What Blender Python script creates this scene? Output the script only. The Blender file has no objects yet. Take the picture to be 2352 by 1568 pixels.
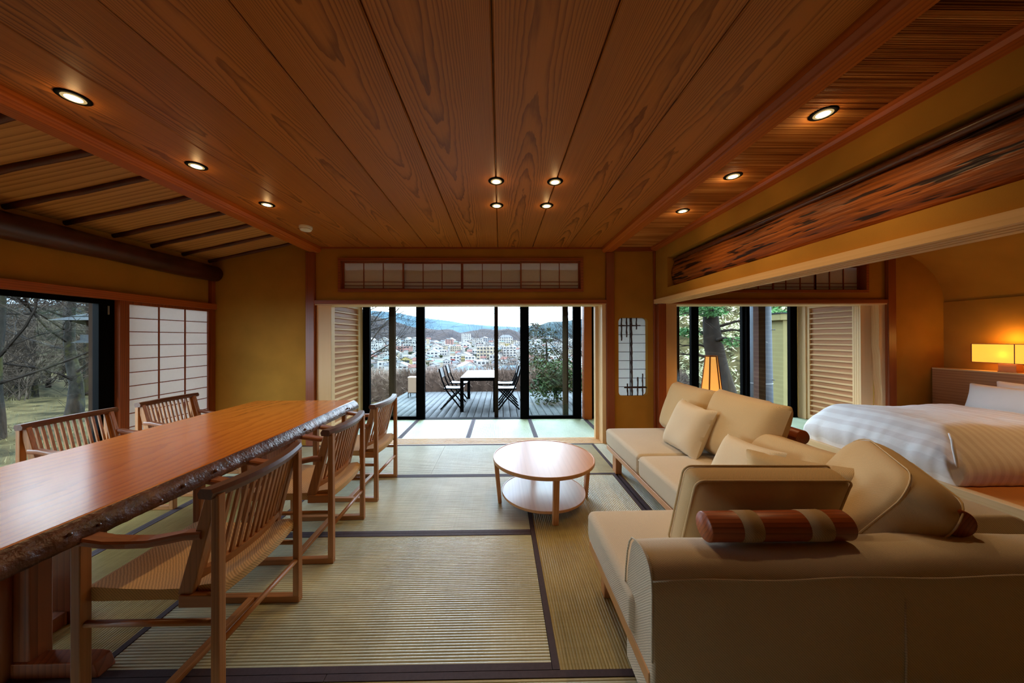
import bpy, bmesh, math, random
from mathutils import Vector, Matrix, Euler, noise
C = bpy.context.scene.collection
SC = bpy.context.scene
PI = math.pi
R = math.radians

def S(r, g, b):
    def f(v):
        v /= 255.0
        return v / 12.92 if v <= 0.04045 else ((v + 0.055) / 1.055) ** 2.4
    return (f(r), f(g), f(b), 1.0)

# ------------------------------------------------------------------ camera
cam = bpy.data.cameras.new('camera')
cam.sensor_width = 36.0
cam.lens = 735.0 / 2352.0 * 36.0
cam.shift_x = 0.0068
cam.shift_y = -0.0043
cam.clip_end = 20000
cam.clip_start = 0.02
camo = bpy.data.objects.new('camera', cam)
C.objects.link(camo)
camo.matrix_world = Matrix.Translation((0, 0, 1.35)) @ Matrix.Rotation(-0.015, 4, 'Z') @ Matrix.Rotation(PI / 2 + 0.003, 4, 'X') @ Matrix.Rotation(-0.003, 4, 'Z')
SC.camera = camo

# ------------------------------------------------------------------ world (overcast bright sky)
SKY = 14.5
w = bpy.data.worlds.new('sky')
SC.world = w
w.use_nodes = True
nt = w.node_tree
nt.nodes.clear()
tc = nt.nodes.new('ShaderNodeTexCoord')
mp = nt.nodes.new('ShaderNodeMapping')
mp.inputs['Scale'].default_value = (1.2, 1.2, 4.0)
nz = nt.nodes.new('ShaderNodeTexNoise')
nz.inputs['Scale'].default_value = 2.2
nz.inputs['Detail'].default_value = 5
cr = nt.nodes.new('ShaderNodeValToRGB')
cr.color_ramp.elements[0].position = 0.42
cr.color_ramp.elements[0].color = (0.52, 0.75, 1.0, 1)
cr.color_ramp.elements[1].position = 0.62
cr.color_ramp.elements[1].color = (0.88, 0.95, 1.0, 1)
bg = nt.nodes.new('ShaderNodeBackground')
bg.inputs['Strength'].default_value = SKY
wo = nt.nodes.new('ShaderNodeOutputWorld')
L = nt.links.new
L(tc.outputs['Generated'], mp.inputs['Vector'])
L(mp.outputs['Vector'], nz.inputs['Vector'])
L(nz.outputs['Fac'], cr.inputs['Fac'])
L(cr.outputs['Color'], bg.inputs['Color'])
L(bg.outputs['Background'], wo.inputs['Surface'])

SC.view_settings.view_transform = 'Standard'
SC.view_settings.look = 'None'
SC.view_settings.gamma = 1.0
SC.view_settings.use_curve_mapping = False
SC.view_settings.exposure = 0.0
SC.cycles.max_bounces = 10
SC.cycles.diffuse_bounces = 6
SC.cycles.transparent_max_bounces = 16
SC.cycles.caustics_reflective = False
SC.cycles.caustics_refractive = False
SC.cycles.sample_clamp_indirect = 12.0

def area_portal(name, loc, rot, sx, sy):
    l = bpy.data.lights.new(name, 'AREA')
    l.shape = 'RECTANGLE'
    l.size = sx
    l.size_y = sy
    l.cycles.is_portal = True
    o = bpy.data.objects.new(name, l)
    o.location = loc
    o.rotation_euler = rot
    C.objects.link(o)
area_portal('sky_portal_front', (1.4, 5.5, 1.0), (-PI / 2, 0, 0), 7.4, 2.2)
area_portal('sky_portal_side', (-3.8, 2.0, 0.88), (0, -PI / 2, 0), 1.8, 2.3)

# ------------------------------------------------------------------ material helpers
class NT:
    def __init__(s, name):
        s.m = bpy.data.materials.new(name)
        s.m.use_nodes = True
        s.t = s.m.node_tree
        s.t.nodes.clear()
        s.out = s.n('ShaderNodeOutputMaterial')
    def n(s, typ, **kw):
        x = s.t.nodes.new(typ)
        for k, v in kw.items():
            k2 = k.replace('_', ' ')
            if k2 in x.inputs: s.set(x, k2, v)
            else: setattr(x, k, v)
        return x
    def set(s, node, inp, v):
        if isinstance(v, bpy.types.NodeSocket): s.t.links.new(v, node.inputs[inp])
        else: node.inputs[inp].default_value = v
    def math(s, op, a, b=0.0):
        x = s.t.nodes.new('ShaderNodeMath'); x.operation = op
        s.set(x, 0, a); s.set(x, 1, b)
        return x.outputs[0]
    def mix(s, fac, a, b, mode='MIX'):
        x = s.t.nodes.new('ShaderNodeMix'); x.data_type = 'RGBA'; x.blend_type = mode
        s.set(x, 0, fac); s.set(x, 6, a); s.set(x, 7, b)
        return x.outputs[2]
    def coord(s, scale=(1, 1, 1), rnd=True, rot=(0, 0, 0), kind='Object'):
        t = s.n('ShaderNodeTexCoord')
        v = t.outputs[kind]
        if rnd:
            oi = s.n('ShaderNodeObjectInfo')
            a = s.t.nodes.new('ShaderNodeVectorMath'); a.operation = 'MULTIPLY_ADD'
            s.t.links.new(oi.outputs['Random'], a.inputs[0])
            a.inputs[1].default_value = (13.1, 7.7, 3.9)
            s.t.links.new(v, a.inputs[2])
            v = a.outputs[0]
        m = s.n('ShaderNodeMapping')
        m.inputs['Scale'].default_value = scale
        m.inputs['Rotation'].default_value = rot
        s.t.links.new(v, m.inputs['Vector'])
        return m.outputs['Vector']
    def noise(s, vec, scale=5, detail=3, rough=0.5):
        x = s.n('ShaderNodeTexNoise', Scale=scale, Detail=detail, Roughness=rough)
        s.t.links.new(vec, x.inputs['Vector'])
        return x.outputs['Fac']
    def ramp(s, fac, stops):
        x = s.n('ShaderNodeValToRGB')
        s.t.links.new(fac, x.inputs['Fac'])
        e = x.color_ramp.elements
        while len(e) < len(stops): e.new(0.5)
        for i, (p, c) in enumerate(stops):
            e[i].position = p
            e[i].color = c if len(c) == 4 else (*c, 1)
        return x.outputs['Color']
    def bump(s, h, strength=0.2, dist=0.01):
        x = s.n('ShaderNodeBump', Strength=strength, Distance=dist)
        s.t.links.new(h, x.inputs['Height'])
        return x.outputs['Normal']
    def finish(s, color, rough=0.5, spec=0.5, normal=None, **kw):
        p = s.n('ShaderNodeBsdfPrincipled')
        s.set(p, 'Base Color', color); s.set(p, 'Roughness', rough); s.set(p, 'Specular IOR Level', spec)
        if normal is not None: s.set(p, 'Normal', normal)
        for k, v in kw.items(): s.set(p, k.replace('_', ' '), v)
        s.t.links.new(p.outputs[0], s.out.inputs['Surface'])
        return s.m

def plain(name, col, rough=0.5, spec=0.5, var=0.08, nscale=8, bump=0.0, bscale=60, **kw):
    t = NT(name)
    v = t.coord()
    n = t.noise(v, nscale, 4)
    dark = tuple(c * (1 - var * 2) for c in col[:3]) + (1,)
    lite = tuple(min(1, c * (1 + var * 2)) for c in col[:3]) + (1,)
    c = t.ramp(n, [(0.3, dark), (0.7, lite)])
    nm = t.bump(t.noise(v, bscale, 3), bump, 0.004) if bump else None
    return t.finish(c, rough, spec, nm, **kw)

def wood(name, dark, lite, axis='Y', rough=0.45, spec=0.5, freq=14.0, long=0.06, distort=1.6, fibre=0.35, bump=0.05, tilt=0.35, ringw=0.75, **kw):
    """plain-sawn wood: growth rings cut by the board's face, drawn out along its axis"""
    t = NT(name)
    sc = {'X': (long, 1, 1), 'Y': (1, long, 1), 'Z': (1, 1, long)}[axis]
    v = t.coord(sc, True)
    n0 = t.n('ShaderNodeTexNoise', Scale=2.2, Detail=3.0, Roughness=0.55)
    t.t.links.new(v, n0.inputs['Vector'])
    a = t.t.nodes.new('ShaderNodeVectorMath'); a.operation = 'MULTIPLY_ADD'
    t.t.links.new(n0.outputs['Color'], a.inputs[0]); a.inputs[1].default_value = (0.16 * distort,) * 3
    t.t.links.new(v, a.inputs[2])
    m = t.n('ShaderNodeMapping')
    m.inputs['Rotation'].default_value = {'X': (0, tilt, tilt * 0.5), 'Y': (tilt, 0, tilt * 0.5), 'Z': (tilt, tilt * 0.5, 0)}[axis]
    t.t.links.new(a.outputs[0], m.inputs['Vector'])
    wv = t.n('ShaderNodeTexWave', wave_type='RINGS', rings_direction=axis, wave_profile='SAW', Scale=freq, Distortion=0.6, Detail=2.0)
    t.set(wv, 'Detail Scale', 1.5)
    t.t.links.new(m.outputs[0], wv.inputs['Vector'])
    ring = t.math('POWER', wv.outputs['Fac'], 2.4)
    fs = {'X': (1.5, 90, 90), 'Y': (90, 1.5, 90), 'Z': (90, 90, 1.5)}[axis]
    fb = t.noise(t.coord(fs, True), 1.0, 2)
    big = t.noise(v, 1.3, 2)
    f = t.math('ADD', t.math('MULTIPLY', ring, ringw), t.math('MULTIPLY', t.math('SUBTRACT', fb, 0.5), fibre * 1.6))
    f = t.math('ADD', f, t.math('MULTIPLY', t.math('SUBTRACT', big, 0.45), 0.7))
    c = t.mix(f, lite, dark)
    nm = t.bump(t.math('ADD', fb, ring), bump, 0.002)
    return t.finish(c, rough, spec, nm, **kw)

def wood2(name, dark, lite, A=260.0, B=2.4, Cn=1.6, nsc=(3.0, 0.7), rough=0.45, spec=0.5, fibre=0.3, bump=0.03, off=0.07, contrast=0.8, rnd=True, jit=0.9, **kw):
    """wide plain-sawn board lying along Y: growth rings are level curves of A*x^2 + B*y + noise, i.e. nested cathedral arches"""
    t = NT(name)
    tc_ = t.n('ShaderNodeTexCoord'); sx = t.n('ShaderNodeSeparateXYZ'); t.t.links.new(tc_.outputs['Object'], sx.inputs[0])
    oi = t.n('ShaderNodeObjectInfo'); rd = oi.outputs['Random']
    r2 = t.math('FRACT', t.math('MULTIPLY', rd, 7.31)) if rnd else 0.35
    x = t.math('ADD', sx.outputs['X'], t.math('MULTIPLY', t.math('SUBTRACT', r2, 0.5), off*2))
    n0 = t.noise(t.coord((nsc[0], nsc[1], 1), rnd), 1.0, 2.5, 0.5)
    h = t.math('MULTIPLY', t.math('MULTIPLY', x, x), A)
    sg = t.math('SUBTRACT', t.math('MULTIPLY', t.math('GREATER_THAN', rd, 0.5), 2.0), 1.0) if rnd else 1.0
    h = t.math('ADD', h, t.math('MULTIPLY', t.math('MULTIPLY', sx.outputs['Y'], B), sg))
    h = t.math('ADD', h, t.math('MULTIPLY', n0, Cn*4))
    h = t.math('ADD', h, t.math('MULTIPLY', rd, 9.0))
    h = t.math('ADD', h, t.math('MULTIPLY', t.noise(t.coord((26, 7, 1), rnd), 1.0, 2), jit))
    fr = t.math('FRACT', h)
    ring = t.math('MULTIPLY', t.math('POWER', fr, 3.0), t.math('SUBTRACT', 1.0, t.math('POWER', fr, 24.0)))
    fb = t.noise(t.coord((120, 1.4, 120), True), 1.0, 2)
    big = t.noise(t.coord((1.6, 0.5, 1), True), 1.0, 2)
    f = t.math('ADD', t.math('MULTIPLY', ring, contrast), t.math('MULTIPLY', t.math('SUBTRACT', fb, 0.5), fibre*1.6))
    f = t.math('ADD', f, t.math('MULTIPLY', t.math('SUBTRACT', big, 0.42), 0.8))
    c = t.mix(f, lite, dark)
    return t.finish(c, rough, spec, t.bump(fb, bump, 0.002), **kw)

M = {}
M['plaster'] = plain('mustard_plaster', S(172, 124, 50), 0.9, 0.12, 0.05, 3, 0.12, 220)
M['ceil_wood'] = wood2('cedar_board', S(92, 44, 12), S(184, 112, 48), 260.0, 2.2, 1.5, (2.4, 0.6), 0.45, 0.25, 0.35, 0.03, 0.09, 0.95)
M['slope_wood'] = wood('cedar_slope_board', S(128, 78, 34), S(196, 142, 80), 'X', 0.6, 0.3, 7.0, 0.05, 1.5, 0.3)
M['beam'] = wood('orange_beam', S(142, 66, 18), S(186, 98, 34), 'Y', 0.45, 0.25, 18.0, 0.03, 0.5, 0.5, 0.02)
M['post'] = wood('red_brown_post', S(104, 46, 18), S(150, 74, 32), 'Z', 0.4, 0.5, 20.0, 0.03, 0.6, 0.5, 0.02)
M['rail'] = wood('red_brown_rail', S(112, 50, 20), S(156, 78, 34), 'X', 0.4, 0.5, 20.0, 0.03, 0.6, 0.5, 0.02)
M['raily'] = wood('red_brown_rail_lengthwise', S(132, 60, 22), S(178, 92, 38), 'Y', 0.4, 0.5, 20.0, 0.03, 0.6, 0.5, 0.02)
M['pale'] = wood('pale_cypress', S(206, 160, 108), S(228, 190, 140), 'Y', 0.5, 0.35, 20.0, 0.02, 0.6, 0.35, 0.02, 0.35, 0.35)
M['palex'] = wood('pale_cypress_cross', S(206, 168, 120), S(230, 200, 156), 'X', 0.5, 0.35, 20.0, 0.02, 0.6, 0.35, 0.02, 0.35, 0.35)
M['palez'] = wood('pale_cypress_upright', S(206, 164, 112), S(230, 194, 146), 'Z', 0.5, 0.35, 20.0, 0.02, 0.6, 0.35, 0.02, 0.35, 0.35)
M['louver'] = wood('louver_board', S(158, 102, 62), S(188, 132, 88), 'Y', 0.5, 0.35, 22.0, 0.03, 0.6, 0.4, 0.02)
M['table'] = wood('lacquered_slab', S(150, 62, 12), S(214, 112, 30), 'Y', 0.3, 0.5, 8.0, 0.03, 1.0, 0.35, 0.01)
M['table_leg'] = wood('red_brown_table_leg', S(104, 50, 22), S(150, 80, 40), 'Z', 0.38, 0.5, 14.0, 0.05, 0.8, 0.4, 0.02)
M['chair'] = wood('walnut_oak', S(108, 64, 30), S(170, 112, 60), 'Z', 0.42, 0.45, 15.0, 0.05, 1.2, 0.7, 0.03, 0.35, 0.4)
M['chair_x'] = wood('walnut_oak_lengthwise', S(108, 64, 30), S(170, 112, 60), 'X', 0.42, 0.45, 15.0, 0.05, 1.2, 0.7, 0.03, 0.35, 0.4)
M['chair_y'] = wood('walnut_oak_crosswise', S(108, 64, 30), S(170, 112, 60), 'Y', 0.42, 0.45, 15.0, 0.05, 1.2, 0.7, 0.03, 0.35, 0.4)
M['chair_dark'] = wood('dark_walnut', S(60, 36, 24), S(104, 62, 40), 'Y', 0.36, 0.5, 14.0, 0.05, 1.2, 0.6, 0.02, 0.35, 0.4)
M['chair_arm'] = wood('mid_walnut', S(92, 50, 26), S(150, 88, 48), 'X', 0.36, 0.5, 14.0, 0.05, 1.2, 0.6, 0.02, 0.35, 0.4)
M['oak'] = wood('light_oak', S(182, 128, 78), S(206, 152, 100), 'Y', 0.3, 0.5, 9.0, 0.03, 1.4, 0.4, 0.01, 0.35, 0.3)
M['oakz'] = wood('light_oak_upright', S(172, 112, 64), S(200, 142, 90), 'Z', 0.4, 0.5, 18.0, 0.03, 0.6, 0.4, 0.02)
M['roller'] = wood('red_cedar_roller', S(104, 44, 18), S(162, 82, 40), 'X', 0.38, 0.5, 26.0, 0.06, 0.6, 0.4, 0.02)
M['log'] = plain('dark_log', S(66, 28, 16), 0.4, 0.5, 0.25, 4, 0.3, 20)
M['batten'] = plain('dark_round_batten', S(84, 42, 22), 0.5, 0.4, 0.2, 6, 0.2, 30)
M['bamboo'] = plain('smoked_bamboo', S(92, 48, 24), 0.3, 0.5, 0.15, 5)
M['bamboo_dark'] = plain('dark_bamboo', S(58, 34, 30), 0.4, 0.5, 0.15, 12)
M['heri'] = plain('purple_brown_cloth', S(70, 56, 62), 0.75, 0.3, 0.05, 60, 0.1, 400)
M['black'] = plain('black_aluminium', S(9, 9, 10), 0.6, 0.02, 0.05, 5)
M['blackwood'] = plain('dark_brown_post', S(44, 35, 30), 0.9, 0.0, 0.15, 6, 0.2, 40)
M['grey_metal'] = plain('grey_metal', S(130, 132, 134), 0.35, 0.5, 0.05, 5)
M['white_plastic'] = plain('white_plastic', S(228, 222, 208), 0.5, 0.5, 0.02, 5)
M['linen'] = plain('white_linen', S(236, 230, 230), 0.85, 0.15, 0.015, 5, 0.1, 300)

def tatami(name, c1, c2, axis):
    t = NT(name)
    v = t.coord((1, 1, 1), True)
    n = t.noise(v, 3, 3)
    sc = (8, 260, 1) if axis == 'X' else (260, 8, 1)
    f = t.noise(t.coord(sc, True), 1.0, 2)
    sc2 = (130, 3, 1) if axis == 'X' else (3, 130, 1)
    g = t.noise(t.coord(sc2, True), 1.0, 1)
    k = t.math('ADD', t.math('MULTIPLY', n, 0.5), t.math('MULTIPLY', f, 0.55))
    k = t.math('ADD', k, t.math('MULTIPLY', t.math('SUBTRACT', g, 0.5), 0.15))
    c = t.ramp(k, [(0.3, c1), (0.75, c2)])
    nm = t.bump(t.math('ADD', f, g), 0.25, 0.002)
    return t.finish(c, 0.36, 0.5, nm)
M['tatami_x'] = tatami('tatami_rush', S(166, 168, 140), S(208, 212, 186), 'X')
M['tatami_y'] = tatami('tatami_rush_lengthwise', S(138, 124, 72), S(184, 168, 110), 'Y')
M['tatami_e'] = tatami('tatami_rush_verandah', S(134, 146, 110), S(176, 188, 148), 'Y')

def fabric(name, col, scale=420, rough=0.9, var=0.18):
    t = NT(name)
    v = t.coord((1, 1, 1), False)
    w1 = t.n('ShaderNodeTexWave', bands_direction='DIAGONAL', Scale=scale / 6.0, Distortion=1.2, Detail=1.0)
    t.t.links.new(v, w1.inputs['Vector'])
    n = t.noise(v, 260, 2)
    n2 = t.noise(v, 5, 3)
    k = t.math('ADD', t.math('MULTIPLY', w1.outputs['Fac'], 0.45), t.math('MULTIPLY', n, 0.4))
    k = t.math('ADD', k, t.math('MULTIPLY', n2, 0.15))
    d = tuple(x * (1 - var) for x in col[:3]) + (1,)
    l = tuple(min(1, x * (1 + var)) for x in col[:3]) + (1,)
    c = t.ramp(k, [(0.25, d), (0.75, l)])
    nm = t.bump(k, 0.35, 0.002)
    return t.finish(c, rough, 0.15, nm, Sheen_Weight=0.15)
M['sofa'] = fabric('beige_rib_weave', S(206, 192, 168))
M['cushion'] = fabric('sand_cotton', S(210, 182, 136), 700, 0.9, 0.1)
M['pillow'] = fabric('cream_cotton', S(222, 206, 176), 700, 0.9, 0.08)
M['seat'] = fabric('woven_cord_seat', S(196, 158, 106), 320, 0.85, 0.22)
M['strap'] = fabric('taupe_strap', S(170, 144, 108), 420, 0.9, 0.15)

def duvet_mat():
    t = NT('striped_satin')
    v = t.coord((1, 1, 1), False)
    wv = t.n('ShaderNodeTexWave', bands_direction='X', Scale=4.2, Distortion=0.0)
    t.t.links.new(v, wv.inputs['Vector'])
    st = t.ramp(wv.outputs['Fac'], [(0.45, (0, 0, 0)), (0.55, (1, 1, 1))])
    c = t.mix(st, S(232, 224, 224), S(243, 238, 238))
    ro = t.n('ShaderNodeMapRange'); t.set(ro, 0, st); ro.inputs[3].default_value = 0.7; ro.inputs[4].default_value = 0.58
    return t.finish(c, ro.outputs[0], 0.3, t.bump(t.noise(v, 9, 4), 0.25, 0.02), Sheen_Weight=0.1)
M['duvet'] = duvet_mat()

def paper(name, col, trans=0.55):
    t = NT(name)
    v = t.coord((1, 1, 1), False)
    n = t.noise(v, 40, 4)
    c = t.mix(n, tuple(x * 0.93 for x in col[:3]) + (1,), col)
    d = t.n('ShaderNodeBsdfDiffuse'); t.set(d, 'Color', c)
    tr = t.n('ShaderNodeBsdfTranslucent'); t.set(tr, 'Color', c)
    mx = t.n('ShaderNodeMixShader'); t.set(mx, 0, trans)
    t.t.links.new(d.outputs[0], mx.inputs[1]); t.t.links.new(tr.outputs[0], mx.inputs[2])
    t.t.links.new(mx.outputs[0], t.out.inputs['Surface'])
    return t.m
M['paper'] = paper('shoji_paper', S(226, 220, 214), 0.34)
M['paper_bright'] = paper('thin_bright_paper', S(232, 232, 230), 0.6)

def glow_paper(name, col, ecol, estr, trans=0.4):
    t = NT(name)
    d = t.n('ShaderNodeBsdfDiffuse'); t.set(d, 'Color', col)
    tr = t.n('ShaderNodeBsdfTranslucent'); t.set(tr, 'Color', col)
    mx = t.n('ShaderNodeMixShader'); t.set(mx, 0, trans)
    t.t.links.new(d.outputs[0], mx.inputs[1]); t.t.links.new(tr.outputs[0], mx.inputs[2])
    e = t.n('ShaderNodeEmission'); t.set(e, 'Color', ecol); t.set(e, 'Strength', estr)
    ad = t.n('ShaderNodeAddShader')
    t.t.links.new(mx.outputs[0], ad.inputs[0]); t.t.links.new(e.outputs[0], ad.inputs[1])
    t.t.links.new(ad.outputs[0], t.out.inputs['Surface'])
    return t.m
M['lamp_paper'] = glow_paper('lit_lamp_paper', S(240, 200, 130), (1.0, 0.55, 0.13, 1), 0.45)
M['bed_lamp_paper'] = glow_paper('lit_bedside_paper', S(240, 200, 120), (1.0, 0.5, 0.06, 1), 0.75)
M['lantern_paper'] = glow_paper('lit_lantern_paper', S(104, 102, 98), (1.0, 0.68, 0.40, 1), 0.34)

def emit(name, col, strength):
    t = NT(name)
    e = t.n('ShaderNodeEmission'); t.set(e, 'Color', col); t.set(e, 'Strength', strength)
    t.t.links.new(e.outputs[0], t.out.inputs['Surface'])
    return t.m
M['bulb'] = emit('warm_bulb', (1.0, 0.75, 0.4, 1), 14.0)

def glass(name):
    t = NT(name)
    tr = t.n('ShaderNodeBsdfTransparent'); t.set(tr, 'Color', (0.93, 0.96, 0.95, 1))
    gl = t.n('ShaderNodeBsdfGlossy'); t.set(gl, 'Roughness', 0.02); t.set(gl, 'Color', (1, 1, 1, 1))
    lw = t.n('ShaderNodeLayerWeight', Blend=0.5)
    fr = t.math('ADD', 0.025, t.math('MULTIPLY', t.math('POWER', lw.outputs['Facing'], 5.0), 0.5))
    mx = t.n('ShaderNodeMixShader')
    t.t.links.new(fr, mx.inputs[0]); t.t.links.new(tr.outputs[0], mx.inputs[1]); t.t.links.new(gl.outputs[0], mx.inputs[2])
    t.t.links.new(mx.outputs[0], t.out.inputs['Surface'])
    return t.m
M['glass'] = glass('window_glass')

# ------------------------------------------------------------------ mesh builder
class MB:
    def __init__(s): s.v = []; s.f = []
    def add(s, vs, fs):
        b = len(s.v); s.v += [tuple(v) for v in vs]; s.f += [tuple(i + b for i in f) for f in fs]; return s
    def box(s, x0, x1, y0, y1, z0, z1):
        return s.add([(x0,y0,z0),(x1,y0,z0),(x1,y1,z0),(x0,y1,z0),(x0,y0,z1),(x1,y0,z1),(x1,y1,z1),(x0,y1,z1)],
                     [(0,3,2,1),(4,5,6,7),(0,1,5,4),(1,2,6,5),(2,3,7,6),(3,0,4,7)])
    def bar(s, p, q, w, h, up=(0, 0, 1), w2=None, h2=None):
        p = Vector(p); q = Vector(q); d = (q - p).normalized(); up = Vector(up)
        if abs(d.dot(up)) > 0.98: up = Vector((0, 1, 0))
        sd = d.cross(up).normalized(); u = sd.cross(d).normalized()
        w2 = w if w2 is None else w2; h2 = h if h2 is None else h2
        vs = []
        for c, a, b in ((p, w, h), (q, w2, h2)):
            vs += [c - sd*a/2 - u*b/2, c + sd*a/2 - u*b/2, c + sd*a/2 + u*b/2, c - sd*a/2 + u*b/2]
        return s.add(vs, [(0,3,2,1),(4,5,6,7),(0,1,5,4),(1,2,6,5),(2,3,7,6),(3,0,4,7)])
    def tube(s, pts, rad, n=8, cap=True):
        pts = [Vector(p) for p in pts]; m = len(pts)
        if not hasattr(rad, '__len__'): rad = [rad] * m
        vs = []; u = None
        for i in range(m):
            d = (pts[min(i+1, m-1)] - pts[max(i-1, 0)])
            d = d.normalized() if d.length > 1e-9 else Vector((0, 0, 1))
            if u is None:
                a = Vector((0, 0, 1)) if abs(d.z) < 0.9 else Vector((1, 0, 0))
                u = d.cross(a).normalized()
            else:
                u = (u - d * u.dot(d)); u = u.normalized() if u.length > 1e-6 else d.orthogonal().normalized()
            v = d.cross(u)
            for k in range(n):
                t = 2 * PI * k / n
                vs.append(pts[i] + (u * math.cos(t) + v * math.sin(t)) * rad[i])
        fs = [(i*n+k, i*n+(k+1) % n, (i+1)*n+(k+1) % n, (i+1)*n+k) for i in range(m-1) for k in range(n)]
        if cap: fs += [tuple(range(n-1, -1, -1)), tuple((m-1)*n+k for k in range(n))]
        return s.add(vs, fs)
    def lathe(s, prof, n=32, c=(0, 0, 0)):
        vs = []; m = len(prof)
        for r, z in prof:
            for k in range(n):
                t = 2*PI*k/n; vs.append((c[0] + r*math.cos(t), c[1] + r*math.sin(t), c[2] + z))
        fs = [(i*n+k, i*n+(k+1) % n, (i+1)*n+(k+1) % n, (i+1)*n+k) for i in range(m-1) for k in range(n)]
        fs += [tuple(range(n-1, -1, -1)), tuple((m-1)*n+k for k in range(n))]
        return s.add(vs, fs)
    def prism(s, poly, axis, a, b):
        def P(u, v, t): return {'X': (t, u, v), 'Y': (u, t, v), 'Z': (u, v, t)}[axis]
        n = len(poly)
        vs = [P(u, v, a) for u, v in poly] + [P(u, v, b) for u, v in poly]
        return s.add(vs, [tuple(range(n-1, -1, -1)), tuple(range(n, 2*n))] + [(i, (i+1) % n, n+(i+1) % n, n+i) for i in range(n)])
    def grid(s, pts, closed_u=False):
        nr = len(pts); nc = len(pts[0])
        vs = [p for r in pts for p in r]
        fs = [(i*nc+j, i*nc+(j+1) % nc, (i+1)*nc+(j+1) % nc, (i+1)*nc+j) for i in range(nr-1) for j in range(nc if closed_u else nc-1)]
        return s.add(vs, fs)
    def xf(s, m):
        s.v = [tuple(m @ Vector(v)) for v in s.v]; return s
    def build(s, name, mat, parent=None, org=None, smooth=False, bevel=0, seg=2, fix=True, sub=0, weld=False):
        me = bpy.data.meshes.new(name)
        vs = s.v
        if org is not None: vs = [(a-org[0], b-org[1], c-org[2]) for a, b, c in vs]
        me.from_pydata(vs, [], s.f)
        if fix or weld:
            bm = bmesh.new(); bm.from_mesh(me)
            if weld: bmesh.ops.remove_doubles(bm, verts=bm.verts, dist=1e-5)
            bmesh.ops.recalc_face_normals(bm, faces=bm.faces); bm.to_mesh(me); bm.free()
        o = bpy.data.objects.new(name, me)
        C.objects.link(o)
        me.materials.append(M[mat] if isinstance(mat, str) else mat)
        if org is not None: o.location = org
        if parent is not None: o.parent = parent
        if smooth or bevel: me.polygons.foreach_set('use_smooth', [True] * len(me.polygons))
        if bevel:
            b = o.modifiers.new('b', 'BEVEL'); b.width = bevel; b.segments = seg; b.limit_method = 'ANGLE'; b.angle_limit = R(40); b.harden_normals = True
        if sub:
            b = o.modifiers.new('s', 'SUBSURF'); b.levels = sub; b.render_levels = sub
        return o

def tag(o, label=None, cat=None, group=None, kind=None):
    if label: o['label'] = label
    if cat: o['category'] = cat
    if group: o['group'] = group
    if kind: o['kind'] = kind
    return o
def root(name, loc, label, cat, group=None, rz=0.0, kind=None):
    o = bpy.data.objects.new(name, None); C.objects.link(o)
    o.location = loc; o.rotation_euler = (0, 0, rz); o.empty_display_size = 0.1
    return tag(o, label, cat, group, kind)
def kids(o): return [c for c in ALLKIDS.get(o.name, [])]
def copy_tree(o, parent=None, mats=None):
    c = o.copy(); C.objects.link(c)
    if parent is not None: c.parent = parent
    for ch in list(o.children): copy_tree(ch, c)
    return c
def st(o, label, cat): return tag(o, label, cat, None, 'structure')
def part(src, name, parent, loc, rot=None, scale=None):
    o = bpy.data.objects.new(name, src.data); C.objects.link(o); o.parent = parent; o.location = loc
    if rot: o.rotation_euler = rot
    if scale: o.scale = scale
    return o
def boxo(name, mat, parent, x0, x1, y0, y1, z0, z1, bevel=0.0):
    c = ((x0+x1)/2, (y0+y1)/2, (z0+z1)/2)
    return MB().box(x0, x1, y0, y1, z0, z1).build(name, mat, parent, org=c, bevel=bevel)
# ================================================================== FLOOR
floor = MB().box(-3.75, 5.95, -3.2, 5.45, -0.16, -0.06).build('floor', 'pale')
st(floor, 'tatami mat floor with purple brown cloth borders', 'floor')
def mat_mesh(lx, ly, axis, hs):
    """a mat lx by ly centred on the origin, top at 0; rush ribs run along axis; hs: borders on (low, high) side across the axis"""
    pitch = 0.0136; mb = MB()
    L_, W_ = (lx, ly) if axis == 'X' else (ly, lx)
    prof = [(-W_/2, -0.055)]
    n = int(W_ / pitch); a = W_ / n
    for i in range(n):
        y = -W_/2 + i * a
        prof += [(y + a*0.04, -0.0032), (y + a*0.25, -0.0008), (y + a*0.55, -0.0005), (y + a*0.85, -0.0014)]
    prof += [(W_/2, -0.003), (W_/2, -0.055)]
    A = [((-L_/2, u, v) if axis == 'X' else (u, -L_/2, v)) for u, v in prof]
    B = [((L_/2, u, v) if axis == 'X' else (u, L_/2, v)) for u, v in prof]
    m = len(prof)
    mb.add(A + B, [(i, i+1, m+i+1, m+i) for i in range(m-1)] + [tuple(range(m)), tuple(range(2*m-1, m-1, -1))])
    return mb
def heri_mesh(lx, ly, axis, side):
    wd = 0.029; t = 0.0016
    if axis == 'X':
        y0, y1 = (-ly/2, -ly/2 + wd) if side < 0 else (ly/2 - wd, ly/2)
        return MB().box(-lx/2, lx/2, y0 + (0.001 if side > 0 else 0), y1, -0.05, t)
    x0, x1 = (-lx/2, -lx/2 + wd) if side < 0 else (lx/2 - wd, lx/2)
    return MB().box(x0, x1, -ly/2, ly/2, -0.05, t)
_cache = {}
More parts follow.
